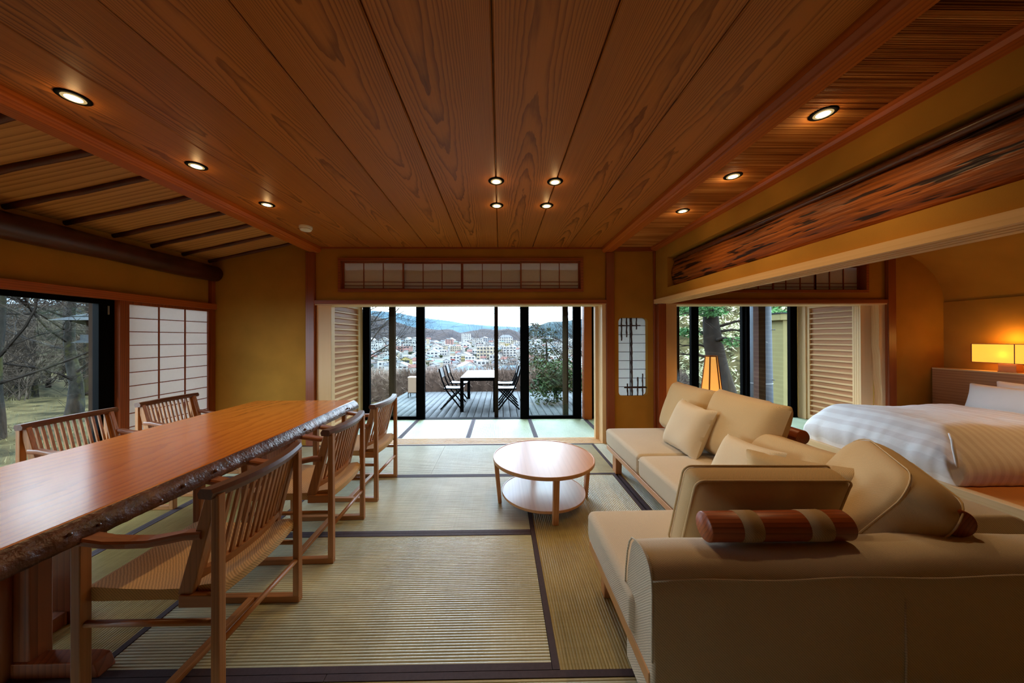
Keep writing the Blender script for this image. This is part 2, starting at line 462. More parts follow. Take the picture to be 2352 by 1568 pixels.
def tatami_mat(x0, x1, y0, y1, axis, mat):
    g = 0.0012
    x0 += g; x1 -= g; y0 += g; y1 -= g
    key = (round(x1-x0, 3), round(y1-y0, 3), axis, mat)
    if key not in _cache:
        o = mat_mesh(x1-x0, y1-y0, axis, 1).build('tatami_mat', mat, floor)
        o.location = ((x0+x1)/2, (y0+y1)/2, 0)
        hs = [heri_mesh(x1-x0, y1-y0, axis, s).build('mat_border', 'heri', o) for s in (-1, 1)]
        _cache[key] = (o, hs)
        return
    o, hs = _cache[key]
    c = part(o, 'tatami_mat', floor, ((x0+x1)/2, (y0+y1)/2, 0))
    for h in hs: part(h, 'mat_border', c, (0, 0, 0))
W = 0.927; Y0 = 1.302
ys = [Y0 - 2*W, Y0 - W, Y0, Y0 + W, Y0 + 2*W, Y0 + 3*W - 0.005]
tatami_mat(-0.695, 1.155, ys[4], ys[5], 'X', 'tatami_x')
tatami_mat(-2.545, -0.695, ys[4], ys[5], 'X', 'tatami_x')
for r in (2, 3):
    tatami_mat(-1.641, 0.209, ys[r], ys[r+1], 'X', 'tatami_x')
tatami_mat(0.209, 1.136, ys[2], ys[4], 'Y', 'tatami_y')
tatami_mat(-2.568, -1.641, ys[2], ys[4], 'Y', 'tatami_y')
tatami_mat(-3.495, -2.568, ys[2], ys[4], 'Y', 'tatami_y')
tatami_mat(-0.70, 1.15, ys[1], ys[2], 'X', 'tatami_x')
tatami_mat(-2.55, -0.70, ys[1], ys[2], 'X', 'tatami_x')
tatami_mat(1.155, 2.0, 2.23, ys[5], 'Y', 'tatami_y')
tatami_mat(1.155, 2.0, 0.38, 2.23, 'Y', 'tatami_y')
tatami_mat(-3.495, -2.545, ys[4], ys[5], 'X', 'tatami_x')
tatami_mat(2.17, 2.98, 2.25, ys[5], 'Y', 'tatami_y')
tatami_mat(2.17, 2.98, 0.40, 2.25, 'Y', 'tatami_y')
tatami_mat(2.98, 3.72, 2.25, ys[5], 'Y', 'tatami_y')
tatami_mat(2.98, 3.72, 0.40, 2.25, 'Y', 'tatami_y')
for i in range(8):
    x = -2.29 + i * 0.924
    tatami_mat(x, x + 0.924, 4.335, 5.33, 'Y', 'tatami_e')
for i in range(2):
    tatami_mat(-2.55 + 1.85*i, -0.70 + 1.85*i, ys[0], ys[1], 'X', 'tatami_x')
# sliding-door sill with grooves
def sill(name, x0, x1, y0, y1, ng, z=0.003):
    prof = [(y0, -0.05), (y0, z)]
    st_ = (y1 - y0) / (ng + 0.5)
    for i in range(ng):
        a = y0 + st_ * (i + 0.45)
        prof += [(a, z), (a, z-0.006), (a + st_*0.55, z-0.006), (a + st_*0.55, z)]
    prof += [(y1, z), (y1, -0.05)]
    return MB().prism(prof, 'X', x0, x1).build(name, 'palex')
st(sill('trim_1', -2.34, 1.37, 4.084, 4.33, 4), 'pale wooden door sill with grooves below the middle opening', 'sill')
st(sill('trim_2', 2.1, 5.02, 4.084, 4.33, 4), 'pale wooden door sill with grooves below the bedroom opening', 'sill')
st(MB().box(2.0, 2.17, 0.3, 4.08, -0.05, 0.003).build('trim_3', 'pale'), 'pale wooden threshold running behind the long sofa', 'sill')

# ================================================================== WALLS
CZ = 2.51
wl = MB()
# left wall with window opening y .15..3.09 and shoji 3.19..4.05, z 0..1.72
wl.box(-3.76, -3.64, -3.2, 4.22, 1.79, 2.35)
wl.box(-3.76, -3.64, -3.2, 0.90, 0, 1.79)
st(wl.build('wall_left', 'plaster'), 'mustard plaster wall above the garden window', 'wall')
wb = MB()
wb.prism([(-3.76, -0.05), (-2.44, -0.05), (-2.44, 2.62), (-3.76, 2.36)], 'Y', 4.10, 4.22)
st(wb.build('wall_far_left', 'plaster'), 'mustard plaster wall between paper screen and corner post', 'wall')
def holed(x0, x1, z0, z1, hx0, hx1, hz0, hz1, y0, y1, r=0.0, seg=8):
    inner = []
    if r:
        for cx, cz, a0 in ((hx1-r, hz1-r, 0), (hx0+r, hz1-r, 90), (hx0+r, hz0+r, 180), (hx1-r, hz0+r, 270)):
            for k in range(seg+1):
                a = R(a0 + 90*k/seg); inner.append((cx + r*math.cos(a), cz + r*math.sin(a)))
    else: inner = [(hx1, hz1), (hx0, hz1), (hx0, hz0), (hx1, hz0)]
    cx, cz = (hx0+hx1)/2, (hz0+hz1)/2
    corners = [(x1, z1), (x0, z1), (x0, z0), (x1, z0)]
    outer = []
    nI = len(inner); q = nI // 4
    for i in range(nI):
        c = i // q; k = (i % q) / max(1, q-1) if q > 1 else 0.5
        px, pz = inner[i]
        if q == 1: outer.append(corners[c]); continue
        mid = (q-1)/2
        if (i % q) == int(mid): outer.append(corners[c])
        elif c == 0: outer.append((x1, pz) if (i % q) < mid else (px, z1))
        elif c == 1: outer.append((px, z1) if (i % q) < mid else (x0, pz))
        elif c == 2: outer.append((x0, pz) if (i % q) < mid else (px, z0))
        else: outer.append((px, z0) if (i % q) < mid else (x1, pz))
    vs = [(u, y0, v) for u, v in inner] + [(u, y0, v) for u, v in outer] + [(u, y1, v) for u, v in inner] + [(u, y1, v) for u, v in outer]
    fs = []
    for i in range(nI):
        j = (i+1) % nI
        fs += [(i, j, nI+j, nI+i), (2*nI+i, 3*nI+i, 3*nI+j, 2*nI+j), (i, 2*nI+i, 2*nI+j, j), (nI+i, nI+j, 3*nI+j, 3*nI+i)]
    return MB().add(vs, fs)
TX0, TX1, TZ0, TZ1 = -2.05, 1.065, 1.94, 2.37
st(holed(-2.34, 1.36, 1.832, CZ + 0.04, TX0, TX1, TZ0, TZ1, 4.10, 4.22).build('wall_far_middle', 'plaster'), 'mustard plaster wall above the middle opening around the transom', 'wall')
RX0, RX1, RZ0, RZ1 = 1.523, 1.902, 0.597, 1.607
st(holed(1.455, 1.985, 0.0, CZ + 0.04, RX0, RX1, RZ0, RZ1, 4.10, 4.20, 0.055).build('wall_far_right', 'plaster'), 'narrow mustard plaster wall with a rounded paper window', 'wall')
BX0, BX1 = 2.95, 4.78
st(holed(2.1, 5.03, 1.832, 2.75, BX0, BX1, 1.925, 2.32, 4.10, 4.22).build('wall_bedroom_far', 'plaster'), 'mustard plaster wall above the bedroom opening around its transom', 'wall')
st(MB().box(5.12, 5.95, 4.10, 4.22, 0, 2.75).build('wall_bedroom_corner', 'plaster'), 'mustard plaster wall between natural post and headboard', 'wall')
st(MB().box(5.80, 5.95, -3.2, 4.10, 0, 1.80).build('wall_bedroom_right', 'plaster'), 'mustard plaster wall behind the headboard and lamp', 'wall')
# right partition above the bedroom opening, with a niche
wr = MB()
wr.box(2.0, 2.16, -3.2, 4.10, 2.31, CZ + 0.04)
wr.box(2.0, 2.16, -3.2, 4.10, 1.83, 1.95)
wr.box(2.0, 2.16, 3.79, 4.10, 1.95, 2.31)
wr.box(2.0, 2.16, -3.2, 0.35, 1.95, 2.31)
wr.box(2.11, 2.16, 0.35, 3.79, 1.95, 2.31)
st(wr.build('wall_right', 'plaster'), 'mustard plaster partition with a long niche holding a log slab', 'wall')
# rear and bedroom near wall
st(MB().box(-3.76, 5.95, -3.32, -3.2, 0, 2.75).build('wall_rear', 'plaster'), 'mustard plaster wall closing the room behind the viewer', 'wall')
st(MB().box(2.0, 2.16, -3.2, 0.3, 0, 1.83).build('wall_right_near', 'plaster'), 'mustard plaster wall beside the near end of the sofa', 'wall')

# bedroom cove ceiling: vault from the right wall over to the partition
pts = []
for k in range(25):
    t = PI/2 * k / 24
    pts.append((5.81 - 1.0 * (1 - math.cos(t)), 1.78 + 0.75 * math.sin(t)))
pts.append((2.0, 2.53))
vb = MB(); vb.grid([[(x, -3.2, z) for x, z in pts], [(x, 4.12, z) for x, z in pts]])
vb.grid([[(x, -3.2, z + 0.06) for x, z in pts], [(x, 4.12, z + 0.06) for x, z in pts]])
st(vb.build('ceiling_bedroom', 'plaster', smooth=True, fix=False), 'curved mustard plaster cove ceiling over the bed', 'ceiling')

# ================================================================== CEILING
ceil = MB().box(-2.42, 2.16, -3.25, 4.22, 2.545, 2.60).build('ceiling', 'ceil_wood')
st(ceil, 'flat ceiling of wide cedar boards with cathedral grain', 'ceiling')
bx = [-2.275, -1.825, -1.378, -0.931, -0.480, -0.028, 0.418, 0.866, 1.315]
for i in range(8):
    a, b = bx[i] + 0.003, bx[i+1] - 0.003
    MB().prism([(a, 2.545), (a, 2.5155), (a + 0.005, 2.51), (b - 0.005, 2.51), (b, 2.5155), (b, 2.545)], 'Y', -3.65, 3.65).build('ceiling_board', 'ceil_wood', ceil, org=None).location = (0, 1.2, 0)
for o in ceil.children:
    me = o.data; cx = sum(v.co.x for v in me.vertices) / len(me.vertices)
    for v in me.vertices: v.co.x -= cx; v.co.z -= 2.51
    o.location = (cx, 0.45, 2.51)
# ceiling beams
def beam(name, x0, x1, lab, sgn):
    mb = MB()
    inner = x1 if sgn > 0 else x0; outer = x0 if sgn > 0 else x1
    prof = [(inner, 2.56), (inner, 2.475), (inner - sgn*0.018, 2.455), (inner - sgn*0.022, 2.447), (inner - sgn*0.03, 2.44), (outer, 2.44), (outer, 2.60), (inner, 2.60)]
    mb.prism(prof, 'Y', -3.25, 4.10)
    o = mb.build(name, 'beam'); st(o, lab, 'beam'); return o
beam('trim_4', -2.40, -2.27, 'orange ceiling beam between the flat and the sloping ceiling', 1)
beam('trim_5', 1.31, 1.43, 'orange ceiling beam between cedar boards and reed ceiling', -1)
st(MB().prism([(1.93, 2.51), (1.93, 2.485), (1.945, 2.47), (2.0, 2.46), (2.0, 2.51)], 'Y', -3.25, 4.1).build('trim_6', 'raily'), 'orange cornice strip where the reed ceiling meets the partition', 'cornice')
st(MB().box(1.43, 1.98, 4.07, 4.1, 2.46, 2.51).build('trim_7', 'rail'), 'red brown strip above the narrow plaster wall', 'cornice')
st(MB().box(-2.27, 1.31, 4.085, 4.1, 2.49, 2.51).build('trim_8', 'rail'), 'thin red brown strip where ceiling meets the far wall', 'cornice')
# reed ceiling strip (real half-round reeds)
def reeds():
    t = NT('reed_ceiling')
    v = t.coord((0.4, 130, 1), False)
    n = t.noise(v, 1.0, 2)
    v2 = t.coord((1.5, 14, 1), False)
    n2 = t.noise(v2, 1.0, 3)
    k = t.math('ADD', t.math('MULTIPLY', n, 0.7), t.math('MULTIPLY', n2, 0.4))
    c = t.ramp(k, [(0.35, S(108, 58, 20)), (0.55, S(176, 112, 54)), (0.75, S(226, 172, 104))])
    return t.finish(c, 0.6, 0.3)
M['reed'] = reeds()
rng = random.Random(3)
rb = MB()
y = -3.2
vs = []
while y < 4.1:
    p = 0.0085 * rng.uniform(0.8, 1.3)
    for f, d in ((0.05, 0.0), (0.3, 0.0035), (0.6, 0.0038), (0.95, 0.0)):
        vs.append((y + p*f, 2.513 - d - rng.random()*0.0012))
    y += p
rb.grid([[(1.42, a, b) for a, b in vs], [(1.94, a, b) for a, b in vs]])
rc = rb.build('reed_strip', 'reed', ceil, fix=False); rc['kind'] = 'stuff'
# sloping ceiling
SX0, SZ0, SX1, SZ1 = -2.40, 2.60, -3.66, 2.325
sl = (SZ0 - SZ1) / (SX0 - SX1)
def zslope(x): return SZ0 + sl * (x - SX0)
slope = MB().prism([(SX0, SZ0 + 0.03), (SX1, SZ1 + 0.03), (SX1, SZ1 + 0.08), (SX0, SZ0 + 0.08)], 'Y', -3.25, 4.22).build('ceiling_slope', 'slope_wood')
st(slope, 'sloping ceiling of rough boards over the garden window', 'ceiling')
bys = [1.75 + 0.33*k for k in range(-14, 8)]
bsrc = None
for i, yb in enumerate(bys):
    L_ = math.hypot(SX0-SX1, SZ0-SZ1)
    MB().box(-L_/2, L_/2, 0.0, 0.345, -0.012, 0.012).build('board', 'slope_wood', slope).location = ((SX0+SX1)/2, yb, (SZ0+SZ1)/2 + 0.01)
    slope.children[-1].rotation_euler = (0, 0, 0)
for o in list(slope.children):
    o.rotation_euler = (R(1.5), -math.atan(sl), 0)
for i, yb in enumerate(bys):
    pts_ = [(SX0 + 0.0, yb, zslope(SX0) - 0.005)]
    for k in range(1, 8):
        x = SX0 + (SX1 - SX0) * k / 7
        pts_.append((x, yb + rng.uniform(-0.006, 0.006), zslope(x) - 0.005))
    MB().tube(pts_, [0.022 + rng.uniform(-0.003, 0.003) for _ in pts_], 8).build('batten', 'batten', slope, org=(-3.0, yb, 2.45), smooth=True)
# log along the top of the left wall
pts_ = [(-3.585 + 0.008*math.sin(k*1.3), -3.2 + 7.28*k/20, 2.17 + 0.006*math.sin(k*0.9)) for k in range(21)]
st(MB().tube(pts_, [0.098 + 0.005*math.sin(k*2.1) for k in range(21)], 18).build('trim_9', 'log', org=(-3.585, 1.2, 2.17), smooth=True), 'dark peeled log under the sloping ceiling', 'log beam')

# ================================================================== POSTS, LINTELS
def post(name, x0, x1, lab, y0=4.06, y1=4.2, z1=CZ - 0.02, mat='post'):
    o = boxo(name, mat, None, x0, x1, y0, y1, 0, z1, 0.006); return st(o, lab, 'post')
post('trim_10', -2.45, -2.34, 'red brown corner post left of the middle opening', z1=2.44)
post('trim_11', 1.357, 1.46, 'red brown post right of the middle opening', z1=2.44)
post('trim_12', 1.972, 2.0, 'thin red brown corner strip beside the partition', 4.075, 4.12)
post('trim_13', 2.0, 2.105, 'figured orange brown post below the partition lintel', 4.02, 4.2, 1.78)
post('trim_14', 5.02, 5.125, 'red brown post at the bedroom corner', 4.06, 4.2, 2.6)
st(MB().box(-2.345, 1.36, 4.065, 4.25, 1.787, 1.834).build('trim_15', 'rail'), 'red brown lintel over the middle opening', 'lintel')
st(MB().box(-2.34, 1.36, 4.075, 4.33, 1.772, 1.787).build('trim_16', 'palex'), 'pale grooved head rail under the middle lintel', 'head rail')
st(MB().box(2.1, 5.03, 4.065, 4.25, 1.787, 1.834).build('trim_17', 'rail'), 'red brown lintel over the bedroom opening', 'lintel')
st(MB().box(2.1, 5.03, 4.075, 4.33, 1.772, 1.787).build('trim_18', 'palex'), 'pale grooved head rail under the bedroom lintel', 'head rail')
# wide pale head rail of the partition with three grooves underneath
prof = [(1.965, 1.835), (1.965, 1.782)]
for i in range(3):
    a = 2.0 + i*0.05
    prof += [(a, 1.782), (a, 1.79), (a + 0.022, 1.79), (a + 0.022, 1.782)]
prof += [(2.175, 1.782), (2.175, 1.835)]
st(MB().prism(prof, 'Y', -3.2, 4.06).build('trim_19', 'pale'), 'wide pale grooved head rail under the partition', 'head rail')
st(MB().box(-3.68, -3.58, -3.2, 4.1, 1.72, 1.79).build('trim_20', 'raily'), 'orange lintel over the garden window and paper screen', 'lintel')
st(MB().box(-3.68, -3.60, 4.045, 4.1, 0, 2.12).build('trim_21', 'post'), 'thin red brown strip in the left corner', 'post')
st(MB().box(-3.70, -3.60, 3.085, 3.145, 0, 1.72).build('trim_22', 'post'), 'orange brown jamb between garden window and paper screen', 'jamb')
# natural flared timber and pale jambs
pts_ = [(5.0, 4.16, 0), (4.985, 4.16, 0.35), (4.965, 4.16, 0.8), (4.955, 4.16, 1.2), (4.95, 4.16, 1.78)]
mb = MB()
mb.prism([(5.03, 0), (5.03, 1.775), (4.935, 1.775), (4.94, 1.5), (4.935, 1.25), (4.95, 1.1), (4.955, 0.85), (4.975, 0.6), (4.965, 0.3), (4.97, 0)], 'Y', 4.10, 4.19)
st(mb.build('trim_23', 'palez', bevel=0.008), 'pale natural timber jamb with a wavy edge', 'jamb')
st(MB().box(2.105, 2.275, 4.09, 4.14, 0, 1.775).build('trim_24', 'palez'), 'pale closed door edge beside the figured post', 'jamb')
st(MB().box(1.27, 1.345, 4.26, 4.33, 0.0, 1.775).build('trim_25', 'palez'), 'bleached white door stile at the right of the middle opening', 'jamb')
st(MB().box(1.31, 1.36, 4.09, 4.26, 0.0, 1.775).build('trim_26', 'palez'), 'pale wooden jamb at the right of the middle opening', 'jamb')
# parked sliding doors, edge on
n = 0
for i in range(3):
    n += 1
    st(boxo('door_%d' % n, 'palez', None, -2.335, -2.17 - 0.022*i + 0.02, 4.10 + 0.07*i, 4.14 + 0.07*i, 0.004, 1.772, 0.003), ['front parked sliding door left of the middle opening', 'second parked sliding door left of the middle opening', 'rear parked sliding door left of the middle opening'][i], 'door')
for i in range(4):
    n += 1
    st(boxo('door_%d' % n, 'palez', None, 4.80 + 0.015*i, 4.965, 4.19 + 0.04*i, 4.215 + 0.04*i, 0.004, 1.772, 0.003), ['front', 'second', 'third', 'rear'][i] + ' parked sliding door beside the wavy timber jamb', 'door')

# ================================================================== LOUVERED END DOORS
def louver(name, x, sgn, y0, y1, lab):
    z1 = 1.86
    d = boxo(name, 'louver', None, x, x - sgn*0.012, y0, y1, 0.02, z1)
    st(d, lab, 'louvered door')
    def B(nm, mt, a0, a1, b0, b1, h0, h1):
        o = MB().box(a0, a1, b0, b1, h0, h1)
        c = d.location
        return o.build(nm, mt, d, org=((a0+a1)/2, (b0+b1)/2, (h0+h1)/2)), c
    def P(nm, mt, a0, a1, b0, b1, h0, h1):
        o, c = B(nm, mt, a0, a1, b0, b1, h0, h1); o.location = Vector(o.location) - Vector(c); return o
    xa, xb = (x, x + sgn*0.028)
    xa, xb = min(xa, xb), max(xa, xb)
    P('stile', 'palez', xa, xb, y0, y0+0.05, 0.01, z1)
    P('stile', 'palez', xa, xb, y1-0.05, y1, 0.01, z1)
    P('rail', 'pale', xa, xb, y0+0.05, y1-0.05, z1-0.04, z1)
    P('rail', 'pale', xa, xb, y0+0.05, y1-0.05, 0.01, 0.09)
    src = None
    for k in range(20):
        z = 0.15 + k*0.083
        xs = [x, x + sgn*0.022]
        o = MB().prism([(x, 0.0), (x + sgn*0.024, -0.004), (x + sgn*0.024, 0.012), (x, 0.022)], 'Y', y0+0.05, y1-0.05)
        if src is None:
            o = o.build('slat', 'pale', d, org=(x, (y0+y1)/2, 0)); src = o
            o.location = Vector((x, (y0+y1)/2, z)) - Vector(d.location)
        else:
            part(src, 'slat', d, Vector((x, (y0+y1)/2, z)) - Vector(d.location))
    return d
louver('door_11', -2.32, 1, 4.40, 5.26, 'pale louvered door at the left end of the verandah')
louver('door_12', 5.075, -1, 4.40, 5.20, 'pale louvered door at the bedroom end of the verandah')
st(MB().box(-2.48, -2.335, 4.22, 5.45, 0, 2.3).build('wall_verandah_left', 'plaster'), 'plaster end wall of the verandah behind the left louvered door', 'wall')
st(MB().box(5.09, 5.22, 4.22, 5.45, 0, 2.3).build('wall_verandah_right', 'plaster'), 'plaster end wall of the verandah behind the right louvered door', 'wall')
st(MB().box(-2.335, -2.29, 5.26, 5.36, 0, 2.0).build('trim_27', 'palez'), 'pale jamb between the left louvered door and window', 'jamb')
st(boxo('trim_28', 'palez', None, 5.03, 5.075, 5.20, 5.34, 0, 2.0), 'pale jamb between the right louvered door and window', 'jamb')
st(MB().box(-2.48, 5.22, 4.22, 5.9, 2.16, 2.24).build('ceiling_verandah', 'slope_wood'), 'board ceiling of the verandah', 'ceiling')
st(MB().box(-2.48, 5.22, 5.32, 5.46, 2.02, 2.24).build('wall_verandah_front', 'plaster'), 'plaster band above the verandah windows', 'wall')
st(boxo('trim_29', 'beam', None, 1.39, 1.515, 5.28, 5.42, 0, 2.05), 'orange post between middle and bedroom verandah windows', 'post')

# ================================================================== VERANDAH WINDOWS
def window(name, x0, x1, y, z0, z1, fw_l, fw_r, lab, depth=0.05, rail=0.045):
    c = ((x0+x1)/2, y, (z0+z1)/2)
    g = MB().box(x0+fw_l*0.5, x1-fw_r*0.5, y-0.003, y+0.003, z0+rail*0.5, z1-rail*0.5).build(name, 'glass', None, org=c)
    st(g, lab, 'window')
    def F(nm, a0, a1, b0, b1, dy=depth):
        o = MB().box(a0, a1, y-dy/2, y+dy/2, b0, b1).build(nm, 'black', g, org=((a0+a1)/2, y, (b0+b1)/2), bevel=0.004)
        o.location = Vector(o.location) - Vector(c)
    F('stile', x0, x0+fw_l, z0, z1, depth*1.3); F('stile', x1-fw_r, x1, z0, z1, depth*1.3)
    F('rail', x0+fw_l, x1-fw_r, z0, z0+rail); F('rail', x0+fw_l, x1-fw_r, z1-rail, z1)
    return g
window('window_1', -2.29, -1.265, 5.39, 0.0, 2.02, 0.115, 0.14, 'left glass sliding door of the deck opening in a black frame')
window('window_2', 0.335, 1.36, 5.39, 0.0, 2.02, 0.145, 0.135, 'right glass sliding door of the deck opening in a black frame')
window('window_3', 1.52, 3.355, 5.39, 0.0, 2.02, 0.12, 0.125, 'dark framed glass sliding door behind the narrow plaster wall')
window('window_4', 3.305, 4.20, 5.44, 0.0, 2.02, 0.06, 0.06, 'glass sliding door behind the lamp with the big tree outside')
window('window_5', 4.17, 5.045, 5.39, 0.0, 2.02, 0.06, 0.12, 'glass sliding door next to the right louvered door')
st(MB().box(-2.3, 5.06, 5.335, 5.46, -0.05, 0.004).build('trim_30', 'black'), 'black aluminium track under the verandah windows', 'sill')

# ================================================================== GARDEN WINDOW (left)
def gwindow(name, y0, y1, x, lab):
    z0, z1 = 0.0, 1.72
    c = (x, (y0+y1)/2, (z0+z1)/2)
    g = MB().box(x-0.003, x+0.003, y0+0.02, y1-0.06, z0+0.02, z1-0.02).build(name, 'glass', None, org=c); st(g, lab, 'window')
    def F(nm, a0, a1, b0, b1, d=0.05, m='black'):
        o = MB().box(x-d/2, x+d/2, a0, a1, b0, b1).build(nm, m, g, org=(x, (a0+a1)/2, (b0+b1)/2), bevel=0.003)
        o.location = Vector(o.location) - Vector(c); return o
    F('stile', y0, y0+0.06, z0, z1); F('stile', y1-0.12, y1, z0, z1, 0.06)
    F('rail', y0+0.06, y1-0.12, z0, z0+0.05); F('rail', y0+0.06, y1-0.12, z1-0.045, z1)
    F('latch', y1-0.055, y1-0.045, 1.58, 1.66, 0.075, 'grey_metal')
    return g
gwindow('window_6', 1.50, 3.085, -3.68, 'wide garden window in a black frame beside the paper screen')
gwindow('window_7', 0.90, 1.50, -3.71, 'near garden window in a black frame')
# ================================================================== SHOJI SCREENS
def grid_screen(name, to_world, u0, u1, v0, v1, fr, cols, rows, bar, lab, th=0.03, mt=('post', 'post'), kind='structure', cat='paper screen', bary=None):
    """paper screen in the u-v plane; cols/rows: positions of the thin bars"""
    def tr(mb): mb.v = [to_world(*p) for p in mb.v]; return mb
    c = to_world((u0+u1)/2, 0, (v0+v1)/2)
    p = tr(MB().box(u0+fr*0.5, u1-fr*0.5, 0.004, 0.006, v0+fr*0.5, v1-fr*0.5)).build(name, 'paper', None, org=c)
    tag(p, lab, cat, None, kind)
    def B(nm, a0, a1, b0, b1, d0, d1, m):
        q = to_world((a0+a1)/2, 0, (b0+b1)/2)
        o = tr(MB().box(a0, a1, d0, d1, b0, b1)).build(nm, m, p, org=q); o.location = Vector(q) - Vector(c)
    B('stile', u0, u0+fr, v0, v1, -th/2, th/2, mt[0]); B('stile', u1-fr, u1, v0, v1, -th/2, th/2, mt[0])
    B('rail', u0+fr, u1-fr, v0, v0+fr, -th/2, th/2, mt[1]); B('rail', u0+fr, u1-fr, v1-fr, v1, -th/2, th/2, mt[1])
    for a in cols: B('mullion', a-bar*0.7, a+bar*0.7, v0+fr, v1-fr, -0.006, 0.0035, mt[0])
    for b in rows: B('crossbar', u0+fr, u1-fr, b-bar/2, b+bar/2, -0.008, 0.003, mt[1])
    return p
# left wall paper screen
u0, u1 = 3.145, 4.05
grid_screen('window_8', lambda u, d, v: (-3.63 - d, u, v), u0, u1, 0.05, 1.72, 0.03, [u0 + 0.03 + 0.282*k for k in (1, 2)], [1.69 - 0.1335*k for k in range(1, 13)], 0.008, 'paper screen of many panes in the left wall by the garden window')
# main transom: outer frame (trim) and four sliding panels
def transom(x0, x1, z0, z1, y, lab0, names, labs, splits, nm):
    fr = MB()
    f = 0.035
    fr.box(x0, x1, y-0.03, y+0.12, z0, z0+f); fr.box(x0, x1, y-0.03, y+0.12, z1-f, z1)
    fr.box(x0, x0+f, y-0.03, y+0.12, z0+f, z1-f); fr.box(x1-f, x1, y-0.03, y+0.12, z0+f, z1-f)
    st(fr.build(nm, 'rail', bevel=0.003), lab0, 'transom frame')
    for i, (a, b) in enumerate(splits):
        w_ = b - a; dy = 0.035 if i in (0, 3) else 0.06
        if i in (1, 2): dy = 0.065
        grid_screen(names[i], (lambda yy: (lambda u, d, v: (u, yy + d, v)))(y + dy), a, b, z0+f, z1-f, 0.018, [a + 0.018 + (w_-0.036)*k/3 for k in (1, 2)], [z0+f+0.018+0.035, z0+f+0.018+0.08], 0.007, labs[i], 0.02)
transom(TX0, TX1, TZ0, TZ1, 4.10, 'red brown frame around the transom above the middle opening', ['window_9', 'window_10', 'window_11', 'window_12'],
        ['first paper transom panel from the left above the deck opening', 'second paper transom panel from the left above the deck opening', 'third paper transom panel from the left above the deck opening', 'fourth paper transom panel from the left above the deck opening'],
        [(-2.015, -1.235), (-1.26, -0.49), (-0.495, 0.28), (0.26, 1.03)], 'trim_31')
transom(BX0, BX1, 1.925, 2.32, 4.10, 'red brown frame around the transom above the bedroom opening', ['window_13', 'window_14', 'window_15'],
        ['left paper transom panel above the bedroom opening', 'middle paper transom panel above the bedroom opening', 'right paper transom panel above the bedroom opening'],
        [(2.985, 3.58), (3.56, 4.17), (4.15, 4.745)], 'trim_32')
# rounded window: paper with fine bars and bamboo canes
c = ((RX0+RX1)/2, 4.17, (RZ0+RZ1)/2)
rw = MB().box(RX0-0.01, RX1+0.01, 4.165, 4.167, RZ0-0.01, RZ1+0.01).build('window_16', 'paper_bright', None, org=c)
st(rw, 'rounded paper window with bamboo canes in the narrow plaster wall', 'window')
def RB(nm, mt, a0, a1, b0, b1):
    o = MB().box(a0, a1, 4.155, 4.164, b0, b1).build(nm, mt, rw, org=((a0+a1)/2, 4.16, (b0+b1)/2)); o.location = Vector(o.location) - Vector(c)
for k in range(8): RB('crossbar', 'bamboo_dark', RX0, RX1, 0.71 + 0.1135*k - 0.003, 0.71 + 0.1135*k + 0.003)
RB('mullion', 'bamboo_dark', 1.692, 1.701, RZ0, RZ1)
def cane(p, q, r=0.0085):
    p = Vector(p); q = Vector(q); n_ = max(4, int((q-p).length / 0.03)); pts_ = []; rad = []
    for i in range(n_+1):
        pts_.append(p.lerp(q, i/n_) + Vector((0.002*math.sin(i*1.7), 0, 0.0)) * (1 if abs((q-p).z) > 0.1 else 0)); rad.append(r * (1.35 if i % 4 == 2 else 1.0))
    o = MB().tube(pts_, rad, 8).build('bamboo_cane', 'bamboo_dark', rw, org=c, smooth=True); o.location = (0, 0, 0)
xs = lambda px: (px - 1149) * 4.1 / 735
zs = lambda py: 1.35 + (776 - py) * 4.1 / 735
yb = 4.142
cane((xs(1456), yb, RZ0), (xs(1455), yb, RZ1), 0.011)
cane((xs(1432), yb, zs(783)), (xs(1432), yb, RZ1)); cane((xs(1444), yb, zs(775)), (xs(1444), yb, RZ1)); cane((xs(1467), yb, zs(757)), (xs(1467), yb, RZ1))
cane((RX0, yb-0.012, zs(748)), (xs(1475), yb-0.012, zs(748)), 0.007)
cane((xs(1437), yb-0.012, zs(892)), (RX1+0.004, yb-0.012, zs(892)), 0.008)
cane((xs(1446), yb, RZ0), (xs(1445), yb, zs(883))); cane((xs(1469), yb, RZ0), (xs(1470), yb, zs(868))); cane((xs(1481), yb, RZ0), (xs(1481), yb, zs(860)))

# ================================================================== NICHE: log slab and bamboo
def slabmat():
    t = NT('figured_log_slab')
    v = t.coord((1, 0.12, 1), False)
    n = t.noise(v, 9, 4)
    wv = t.n('ShaderNodeTexWave', wave_type='BANDS', bands_direction='Z', Scale=9, Distortion=5, Detail=3)
    t.set(wv, 'Detail Scale', 1.5); t.t.links.new(v, wv.inputs['Vector'])
    c = t.mix(t.math('MULTIPLY', wv.outputs['Fac'], 0.6), S(164, 90, 34), S(108, 54, 18))
    v3 = t.coord((1, 0.42, 4.2), False, (R(8), 0, 0))
    n3 = t.noise(v3, 7.5, 2.5, 0.55)
    msk = t.ramp(n3, [(0.565, (0, 0, 0)), (0.61, (1, 1, 1))])
    c = t.mix(msk, c, S(46, 20, 10))
    nm = t.bump(t.math('SUBTRACT', t.math('MULTIPLY', n, 0.3), t.math('MULTIPLY', n3, 1.0)), 0.6, 0.03)
    return t.finish(c, 0.45, 0.4, nm)
M['slab'] = slabmat()
ng = 60; mr = 10; rows_ = []
